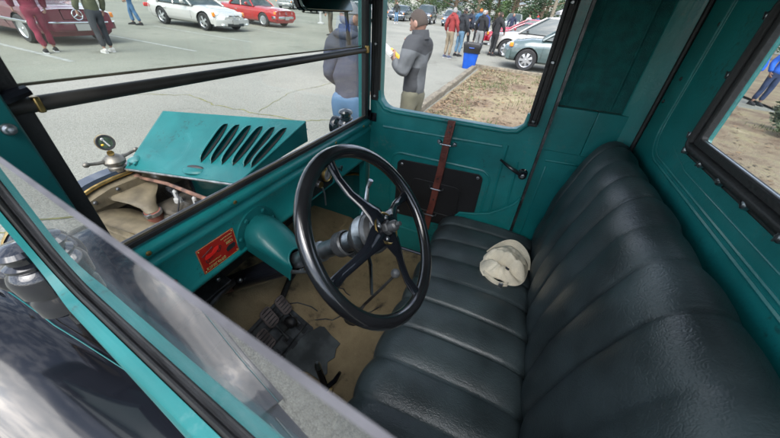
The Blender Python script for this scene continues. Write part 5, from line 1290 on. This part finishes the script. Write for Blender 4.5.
# --- radiator, engine, folded hood
def nose():
    def arch(w, zc, zs, y, zb=-1.28, n=16):
        L = [Vector((.725 - w, y, zb)), Vector((.725 - w, y, zs - .07))]
        for k in range(n + 1):
            a = pi - pi * k / n; L.append(Vector((.725 + w * (abs(cos(a)) ** .75) * (1 if cos(a) > 0 else -1), y, zs - .05 + (zc - zs + .05) * sin(a) ** .7)))
        return L + [Vector((.725 + w, y, zs - .07)), Vector((.725 + w, y, zb))]
    SH = mat('slate black enamel', (.020, .026, .040), .3, coat=.5)
    m = MB(); m.loops([arch(.275, -.705, -.76, 1.735), arch(.285, -.690, -.75, 1.72), arch(.285, -.690, -.75, 1.655), arch(.272, -.705, -.765, 1.650), arch(.262, -.715, -.775, 1.66), arch(.262, -.715, -.775, 1.735)], False, False)
    rd = tp('radiator', m, SH, truck)
    m = MB(); m.tube(arch(.270, -.712, -.772, 1.646)[1:-1], .009, 8); tp('brass_edge', m, BRASS, rd)
    m = MB(); A = arch(.262, -.716, -.776, 1.67); m.plate(A, (0, .05, 0)); tp('core', m, CORE, rd)
    m = MB(); m.loops([arch(.245, -.725, -.78, 1.668, -.86)[2:-2], arch(.240, -.735, -.79, 1.615, -.87)[2:-2]], True, True); tp('top_tank', m, TAN, rd)
    m = MB(); m.lathe([(.034, 0), (.036, .02), (.031, .028), (.042, .036), (.045, .05), (.038, .062), (.024, .074), (.010, .078)], (.695, 1.68, -.70), (0, 0, 1), 20)
    for s in (-1, 1): m.tube([(.695 + s * .03, 1.68, -.645), (.695 + s * .065, 1.68, -.642), (.695 + s * .098, 1.68, -.634)], [.010, .0075, .007], 8); m.ell((.695 + s * .104, 1.68, -.633), (.014, .012, .012), 10, 7)
    cp = tp('radiator_cap', m, mat('dull pewter', (.16, .15, .13), .5, .8, var=.3, vscale=40), rd)
    ax = Vector((-.28, -.93, .22)).normalized(); cc = Vector((.694, 1.675, -.562))
    m = MB(); m.lathe([(.033, .010), (.036, .0), (.036, -.012), (.030, -.016), (0, -.016)], cc, ax, 28); m.tube([(.695, 1.68, -.618), cc - Vector((0, 0, .05))], .014, 8); mo = tp('gauge', m, BRASS, cp)
    m = MB(); m.lathe([(.025, .012), (.032, .013), (.034, .009)], cc, ax, 28); tp('gauge_rim', m, BLACKTRIM, mo)
    m = MB(); m.lathe([(0, .010), (.026, .010)], cc, ax, 24); tp('gauge_face', m, mat('dark green dial', (.03, .05, .03), .4, var=.5, vscale=60), mo)
    x_, y_ = perp(ax); up = Vector((0, 0, 1)); up = (up - ax * up.dot(ax)).normalized(); sd_ = ax.cross(up)
    m = MB(); m.tube([cc + ax * .013 - up * .018 + sd_ * -.008, cc + ax * .013 + up * .012 + sd_ * .004], .0035, 6); m.ell(cc + ax * .013 + up * .016 + sd_ * .006, (.007, .004, .007), 10, 6); tp('gauge_needle', m, PLATE, mo)
    m = MB(); m.ell(cc + ax * .011 - up * .008 + sd_ * .014, (.006, .003, .005), 10, 6); tp('gauge_mark', m, YELLOW, mo)
    # stay rod, shroud plates, engine block and hose
    m = MB(); m.tube([(.735, 1.64, -.745), (.70, 1.35, -.69), (.61, .97, -.612)], .008, 8); m.ell((.735, 1.63, -.745), (.022, .02, .02), 10, 7); tp('stay_rod', m, RUST, truck)
    m = MB()
    m.grid(lambda u, v: (.455 + .19 * u + .05 * v, 1.62 - .55 * v, -.80 - .05 * u - .06 * v - .10 * (u - .5) ** 2), 8, 8)
    m.grid(lambda u, v: (.46 + .07 * v, 1.60 - .62 * v, -.80 - .35 * u - .06 * v), 8, 8)
    m.plate([(.47, 1.60, -.80), (.98, 1.60, -.80), (.98, 1.60, -.745), (.86, 1.60, -.73), (.60, 1.60, -.73), (.50, 1.60, -.755)], (0, -.004, 0)); tp('engine_shroud', m, TAN, truck)
    m = MB(); m.box((.76, 1.22, -.98), (.22, .56, .26)); m.box((.76, 1.22, -.845), (.19, .54, .03)); m.box((.60, 1.25, -1.08), (.14, .50, .10)); en = tp('engine', m, mat('dusty engine iron', (.06, .052, .04), .7, .3, var=.4, vscale=14, bump=.3), truck, bev=.015)
    for k in range(4):
        m = MB(); m.lathe([(.018, 0), (.018, .02), (.011, .025), (.010, .06), (.006, .065), (0, .07)], (.75, 1.02 + .13 * k, -.83), (0, 0, 1), 10); tp('spark_plug', m, PLATE, en)
    m = MB(); m.tube([(.640, 1.43, -.94), (.636, 1.425, -.87), (.630, 1.42, -.815)], .033, 14); ho = tp('radiator_hose', m, HOSE, truck)
    m = MB(); m.lathe([(.0345, -.008), (.037, -.008), (.037, .008), (.0345, .008)], (.631, 1.421, -.825), (-.1, 0, 1), 16); m.box((.60, 1.40, -.825), (.02, .014, .014)); tp('hose_clamp', m, STEEL, ho)
    m = MB(); m.loops([[Vector((.631 + r * cos(a) + dx, 1.42 + r * sin(a) * .8 + dy, z)) for a in [2 * pi * k / 18 for k in range(18)]] for r, dx, dy, z in ((.030, 0, 0, -.815), (.034, .004, .02, -.795), (.060, .015, .07, -.775), (.095, .03, .13, -.765), (.10, .035, .16, -.765))]); tp('tank_neck', m, TAN, truck, sharp=60)
    for pts, r, mm in (([(.62, 1.0, -.78), (.60, 1.15, -.80), (.66, 1.30, -.83), (.74, 1.38, -.80), (.75, 1.41, -.77)], .004, BLACKTRIM), ([(.62, 1.0, -.79), (.63, 1.1, -.83), (.70, 1.2, -.82), (.75, 1.28, -.78)], .004, BLACKTRIM), ([(.50, .98, -.76), (.52, 1.15, -.80), (.55, 1.3, -.86), (.60, 1.38, -.93)], .007, RUST), ([(.58, .97, -.72), (.53, 1.08, -.74), (.50, 1.25, -.82), (.49, 1.5, -.86)], .005, BRASS)):
        m = MB(); m.tube(pts, r, 6); tp('engine_wire' if r < .0045 else 'fuel_pipe', m, mm, truck)
    m = MB()
    for x, y, z in ((.52, 1.595, -.765), (.62, 1.595, -.745), (.86, 1.595, -.745), (.95, 1.595, -.775), (.70, 1.12, -.825), (.70, 1.30, -.825), (.82, 1.2, -.825)): bolt(m, (x, y, z), (0, -1, 0) if y > 1.5 else (0, 0, 1), .009, .008)
    tp('bolt', m, DARKSTEEL, truck)
    m = MB(); m.lathe([(.10, 0), (.12, .015), (.12, .05), (.09, .07), (0, .075)], (.62, 1.1, -.93), (0, -.2, 1), 18); m.tube([(.56, 1.02, -.88), (.52, 1.15, -.86), (.5, 1.4, -.90)], .012, 8); tp('air_horn', m, TAN, truck)
    # hood: closed far half, and the near half folded over onto it with its louvred side uppermost
    A, B, C, D = Vector((.707, 1.63, -.682)), Vector((.965, 1.63, -.482)), Vector((1.185, .935, -.470)), Vector((.73, .935, -.592))
    def q(s, t, h=0):
        p = A * (1 - s) * (1 - t) + B * (1 - s) * t + C * s * t + D * s * (1 - t)
        return p + NH * h
    NH = (B - A).cross(D - A).normalized()
    if NH.z < 0: NH = -NH
    m = MB(); m.grid(lambda u, v: q(u, v, .004), 20, 8); m.grid(lambda u, v: q(u, v, -.004), 20, 8)
    for L in ([q(k / 20, 0) for k in range(21)], [q(k / 20, 1) for k in range(21)], [q(0, k / 8) for k in range(9)], [q(1, k / 8) for k in range(9)]): m.tube(L, .0052, 8)
    hd = tp('hood', m, TEAL, truck, sharp=60)
    for k in range(6):
        s0, s1 = .515 + .083 * k, .60 + .083 * k
        if s1 > .99: s1 = .99
        a_, b_ = q(s0, .86, .0), q(s1 if k < 5 else .985, .20, .0); d = (b_ - a_); L_ = d.length; d.normalize(); e = d.cross(NH).normalized()
        m = MB(); lo = []
        for j in range(15):
            t = j / 14; w = .027 * math.sqrt(max(.002, 1 - (2 * t - 1) ** 4)); h = .026 * math.sqrt(max(.002, 1 - (2 * t - 1) ** 4)); c = a_ + d * L_ * t + NH * .003
            lo.append([c - e * w * .10 + NH * h * .95, c - e * w * .02 + NH * h * 1.05, c + e * w * .35 + NH * h * 1.0, c + e * w * .9 + NH * h * .55, c + e * w * 1.35 + NH * 0])
        m.loops(lo, False, False); lv = tp('louvre', m, TEAL, hd, sharp=80)
        m = MB(); P = [a_ + d * L_ * t - e * .015 * math.sin(pi * t) ** .6 + NH * .0052 for t in [j / 12 for j in range(13)]]; P2 = [a_ + d * L_ * t + e * .002 + NH * .0052 for t in [j / 12 for j in reversed(range(13))]]
        m.add(P + P2, [tuple(range(26))]); tp('louvre_slot', m, BLACKTRIM, lv)
    m = MB(); m.ell(q(.61, .085, .004), (.035, .055, .014), 14, 8, Matrix.Rotation(.25, 3, 'Z')); gp = tp('hood_grip', m, TEAL, hd)
    m = MB(); m.ell(q(.61, .115, .010), (.012, .040, .010), 12, 6, Matrix.Rotation(.25, 3, 'Z')); tp('grip_slot', m, BLACKTRIM, gp)
    m = MB(); m.ell(q(.045, .14, .004), (.035, .028, .016), 14, 8); m.tube([q(.02, .04, .006), q(.04, .10, .012), q(.09, .06, .006)], .009, 8); tp('hood_catch', m, TEAL, hd)
    # folded layer underneath and the closed far half
    m = MB(); dn = Vector((.0, .0, -1))
    m.loops([[q(1, v) + Vector((0, -.003, 0)), q(1, v) + Vector((0, -.003, 0)) + dn * (.012 + .085 * v ** 1.2), q(1, v) + Vector((0, .003, 0)) + dn * (.012 + .085 * v ** 1.2), q(1, v) + Vector((0, .003, 0))] for v in [k / 8 for k in range(9)]])
    m.loops([[q(u, 1) + Vector((-.003, 0, 0)), q(u, 1) + Vector((-.012, 0, 0)) + dn * (.03 + .067 * u), q(u, 1) + Vector((-.006, 0, 0)) + dn * (.03 + .067 * u), q(u, 1) + Vector((.003, 0, 0))] for u in [k / 8 for k in range(9)]])
    tp('hood_flange', m, TEAL, hd, sharp=60)
    m = MB(); m.grid(lambda u, v: q(u, v * .97, -.022 - .02 * v), 12, 6)
    def ch(u, v):
        y = 1.645 - .70 * u; w = .265 + .135 * u; zt = -.690 + .088 * u; zs = zt - .09 - .08 * u
        P = [(0, zt), (w * .5, zt - .012), (w * .85, zs + .03), (w * .97, zs - .02), (w, zs - .10), (w, -1.12)]
        k = min(4, int(v * 5 - 1e-6)); f = v * 5 - k; a, b = P[k], P[k + 1]
        return (.722 + a[0] + (b[0] - a[0]) * f, y, a[1] + (b[1] - a[1]) * f - .008)
    m.grid(ch, 16, 30); tp('hood_side', m, TEAL, hd, sharp=60)
    m = MB(); m.lathe([(.008, -.36), (.008, .36)], (.719, 1.285, -.645), Vector((-.023, .70, -.09)), 8); tp('hood_hinge', m, STEEL, hd)
nose()

# --- fenders, wheels, running boards, lamps
def fender(s):
    """s = -1 nearer side, +1 far side"""
    cx = .745 + s * .715
    P = [(2.13, -1.30), (2.07, -1.12), (1.96, -.96), (1.80, -.865), (1.62, -.84), (1.45, -.875), (1.30, -.965), (1.16, -1.09), (1.02, -1.225), (.90, -1.325), (.78, -1.375), (.66, -1.385)]
    pts = prof_pts([(y, -1.385 + (z + 1.385) * .79) for y, z in P], 44); m = MB(); rows = []; st = []; st2 = []; ap = []
    for j, p in enumerate(pts):
        d = pts[min(j + 1, 44)] - pts[max(j - 1, 0)]; nm = Vector((0, d.z, -d.y)).normalized()
        if nm.z < 0: nm = -nm
        y = p.y; win = .135 + (.05 * max(0, min(1, (1.35 - y) / .4))); wout = .17 + .03 * max(0, min(1, (1.3 - y) / .5)); row = []
        prof = [(-1, -.05), (-1, -.006), (-.97, .004), (-.90, .002), (-.72, .020), (-.40, .038), (0, .045), (.40, .038), (.72, .020), (.90, .002), (.97, .004), (1, -.006), (1, -.05)]
        for a, h in prof:
            x = cx + s * (a * wout if a > 0 else a * win); row.append(Vector((x, p.y, p.z)) + nm * h)
        rows.append(row); st.append(Vector((cx + s * .86 * wout, p.y, p.z)) + nm * .0075); st2.append(Vector((cx - s * .86 * win, p.y, p.z)) + nm * .0075)
        ap.append(Vector((cx - s * win, p.y, p.z)) + nm * -.006)
    m.loops(rows, False, False); under = [[v - Vector((0, 0, .004)) for v in r] for r in rows]; m.loops(under, False, False)
    f = tp('fender', m, BLACK, truck, sharp=80)
    q = MB(); q.tube(st, .0022, 5); q.tube(st2, .0022, 5); tp('pinstripe', q, TEAL, f)
    # inner apron from the fender to the frame
    q = MB(); lo = [[v, Vector((.745 + s * (.46 if v.y < 1.5 else .38), v.y, v.z - .06)), Vector((.745 + s * .36, v.y, v.z - .18))] for v in ap[10:36]]
    q.loops(lo, False, False); tp('fender_apron', q, BLACK, f, sharp=80)
    # running board and its apron
    q = MB(); q.box((cx + s * .0, -.05, -1.40), (.34, 1.46, .03)); q.box((.745 + s * .555, -.05, -1.29), (.02, 1.46, .20), Matrix.Rotation(s * .12, 3, 'Y')); rb = tp('running_board', q, BLACK, truck, bev=.006)
    q = MB()
    for k in range(11): q.tube([(cx - .13 + .026 * k, -.72, -1.383), (cx - .13 + .026 * k, .62, -1.383)], .004, 5)
    tp('tread', q, RUBBER, rb)
    # wheels
    for y in (1.62, -1.55):
        q = MB(); c = Vector((cx, y, -1.365)); q.tube([c + Vector((0, cos(a), sin(a))) * .290 for a in [2 * pi * k / 40 for k in range(40)]], .048, 12, closed=True); w = tp('wheel', q, TYRE, truck)
        q = MB(); q.tube([c + Vector((0, cos(a), sin(a))) * .240 for a in [2 * pi * k / 40 for k in range(40)]], .028, 8, closed=True); q.lathe([(.0, -.07), (.055, -.06), (.075, -.02), (.075, .02), (.055, .06), (0, .07)], c, (1, 0, 0), 16); tp('rim', q, BLACK, w)
        for k in range(12):
            a = 2 * pi * k / 12; q = MB(); q.tube([c + Vector((0, cos(a), sin(a))) * .06, c + Vector((0, cos(a), sin(a))) * .235], [.021, .015], 8, flat=.75); tp('wheel_spoke', q, TIMBER, w)
fender(-1); fender(1)

def cowl_lamp(s):
    cx = .745 + s * .622; y = .815; z = -.50 if s < 0 else -.525
    m = MB(); m.lathe([(0, -.090), (.031, -.090), (.040, -.080), (.040, -.043), (.034, -.034), (.034, -.027), (.043, -.021), (.045, .020), (.040, .033), (.030, .041)], (cx, y, z), (0, 0, 1), 28)
    l = tp('oil_lamp', m, GLOSSBLACK, truck, sharp=40)
    m = MB(); m.lathe([(.030, .040), (.036, .046), (.036, .052), (.026, .058), (.026, .070), (.035, .073), (.037, .079), (.031, .088), (.015, .094), (0, .096)], (cx, y, z), (0, 0, 1), 28); tp('chimney', m, GLOSSBLACK, l)
    m = MB(); m.lathe([(.030, .03), (.045, .045), (.049, .055), (.049, .075), (.044, .078)], (cx, y, z), (0, 1, 0), 28); tp('lamp_bezel', m, BLACK, l)
    m = MB(); m.lathe([(0, .080), (.025, .077), (.043, .066)], (cx, y, z), (0, 1, 0), 24); tp('lens', m, LENS, l)
    m = MB(); m.tube([(cx, y, z - .09), (cx, y - .01, z - .13), (cx - s * .04, y, z - .16), (cx - s * .085, y + .01, z - .16)], .011, 8); tp('lamp_bracket', m, BLACK, l)
cowl_lamp(-1); cowl_lamp(1)
def head_lamp(s):
    c = Vector((.745 + s * .40, 1.74, -.93)); m = MB(); m.lathe([(0, -.12), (.05, -.112), (.085, -.08), (.108, -.02), (.115, .03), (.115, .05), (.10, .055)], c, (0, 1, 0), 28); h = tp('head_lamp', m, BLACK, truck)
    m = MB(); m.lathe([(.098, .05), (.116, .056), (.119, .045), (.119, .03)], c, (0, 1, 0), 28); tp('lamp_rim', m, BRASS, h)
    m = MB(); m.lathe([(0, .070), (.06, .064), (.10, .052)], c, (0, 1, 0), 28); tp('lens', m, LENS, h)
    m = MB(); m.tube([c + Vector((0, 0, -.10)), c + Vector((0, 0, -.30)), c + Vector((-s * .10, 0, -.36))], .016, 8); tp('lamp_post', m, BLACK, h)
head_lamp(-1); head_lamp(1)
m = MB(); m.box((.45, .6, -1.24), (.06, 3.9, .10)); m.box((1.04, .6, -1.24), (.06, 3.9, .10)); m.box((.745, 1.62, -1.33), (1.3, .05, .06)); m.box((.745, -1.55, -1.33), (1.3, .08, .08)); tp('chassis_frame', m, BLACK, truck, bev=.006)

# ------------------------------------------------------------------ the cap left on the seat
def seat_cap():
    # a loose six-panel cap: local +x is its peak; it lies tilted, back strap towards the steering wheel
    Wc = TRUCK @ Matrix.Translation((1.005, -.118, -.822)) @ Matrix.Rotation(R_(-14), 4, 'Z') @ Matrix.Diagonal((1.06, .95, 1, 1))
    t = bpy.data.objects.new('baseball_cap', None); link(t, None, Wc); tag(t, 'crumpled cream cap lying on the black seat', 'cap')
    def crown(u, v, k=1.0):
        a = 2 * pi * u; r = cos(v * pi / 2) ** .5
        x, y = .116 * r * cos(a), .094 * r * sin(a)
        p = x * .94 - y * .34; q = x * .34 + y * .94
        z = .058 * (1 - r ** 3.2)
        z *= 1 - .85 * math.exp(-((p + .034 + .25 * q) / .019) ** 2) - .25 * math.exp(-((p - .055) / .025) ** 2)     # the back of the crown has fallen in
        g = 1 - r ** 4
        z += g * (.016 * math.exp(-((p + .006 + .25 * q) / .012) ** 2) + .014 * math.exp(-((p + .064 - .3 * q) / .011) ** 2))
        z -= g * (.012 * math.exp(-((q - .016 - .6 * p) / .0065) ** 2) * (p < .0) + .009 * math.exp(-((q + .034 + .35 * p) / .006) ** 2) + .006 * math.exp(-((q - .045 + .2 * p) / .006) ** 2))
        z += g * (.007 * (1 - abs(sin(30 * p + 17 * q + 2 * sin(26 * q)))) + .004 * (1 - abs(sin(55 * q - 23 * p + 1.5 * sin(40 * p)))))
        sm = -.0016 * math.exp(-(sin(3 * a + .4) / .09) ** 2) * (1 - v)
        e = 1 + .07 * sin(3 * a + .7) + .04 * sin(5 * a)
        return Vector((x * e * k, y * e * k, max(.002, z + sm)))
    m = MB(); n = 96
    rows = []
    for j in range(45):
        v = j / 44; row = []
        for i in range(n):
            u = i / n; a = 2 * pi * u; p = crown(u, min(v, .995))
            if v < .30:           # opening above the back strap
                g = max(0, 1 - abs(a - pi) / .50); lift = math.sqrt(g) * .022 if g > 0 else 0
                p.z = max(p.z, lift + .002)
            row.append(p)
        rows.append(row)
    m.loops(rows, True, False); top = [sum(rows[-1], Vector()) / n]; o = len(m.v); m.v.append(tuple(top[0])); m.f += [((44 * n) + i, (44 * n) + (i + 1) % n, o) for i in range(n)]; m.m += [0] * n
    part('crown', m, CREAM, t, sharp=180)
    m = MB(); lo = []
    for j in range(9):
        k = j / 8; row = []
        for i in range(25):
            a = R_(-78 + 156 * i / 24); ex = .026 * k * max(.0, cos(a * 1.02)) ** .6
            x = .110 * cos(a) + ex; y = .090 * sin(a) * (1 + .05 * k); z = .010 + .022 * k * (1 - (y / .09) ** 2 * 1.3) + .004 * sin(4 * y / .09)
            row.append(Vector((x, y, max(.001, z))))
        lo.append(row)
    m.loops(lo, False, False); m.loops([[p + Vector((0, 0, .0035)) for p in r] for r in lo], False, False); m.tube([p + Vector((0, 0, .0018)) for p in lo[-1]], .0030, 6)
    for q in (.55, .8): m.tube([p + Vector((0, 0, .0040)) for p in lo[int(q * 8)]], .0009, 4)
    part('peak', m, CREAM, t, sharp=180)
    m = MB(); L = [Vector((-.116 * cos(b) , .092 * sin(b), .010 + .004 * sin(5 * b))) for b in [R_(-34 + 68 * i / 14) for i in range(15)]]
    m.loops([[p + Vector((-.0015, 0, -.010)), p + Vector((-.0035, 0, 0)), p + Vector((-.0015, 0, .012)), p + Vector((.002, 0, .012)), p + Vector((.002, 0, -.010))] for p in L]); stp = part('strap', m, CREAM, t, sharp=60)
    m = MB(); m.box((-.119, -.030, .011), (.005, .016, .022), Matrix.Rotation(.25, 3, 'Z')); part('buckle', m, STEEL, stp, bev=.001)
    m = MB(); m.ell(top[0], (.008, .008, .005), 10, 6); part('button', m, CREAM, t)
    # shield shaped badge lying on a fold near the strap
    sh = [(-.5, -.55), (0, -.62), (.5, -.55), (.56, .0), (.36, .42), (0, .72), (-.36, .42), (-.56, .0)]
    lo = []
    for k in (1.0, .97, .6):
        row = []
        for a, b in sh:
            x, y = -.058 + .016 * b * k, -.024 + .014 * a * k; u = (math.atan2(y / .094, x / .116) / (2 * pi)) % 1; rr = min(.999, math.hypot(x / .116, y / .094)); v = math.acos(min(1, rr ** 2)) / (pi / 2); p = crown(u, v)
            row.append(Vector((x, y, p.z + (.003 if k == 1 else .007))))
        lo.append(row)
    m = MB(); m.loops(lo, True, True); part('badge', m, BADGE, t, sharp=60)
seat_cap()
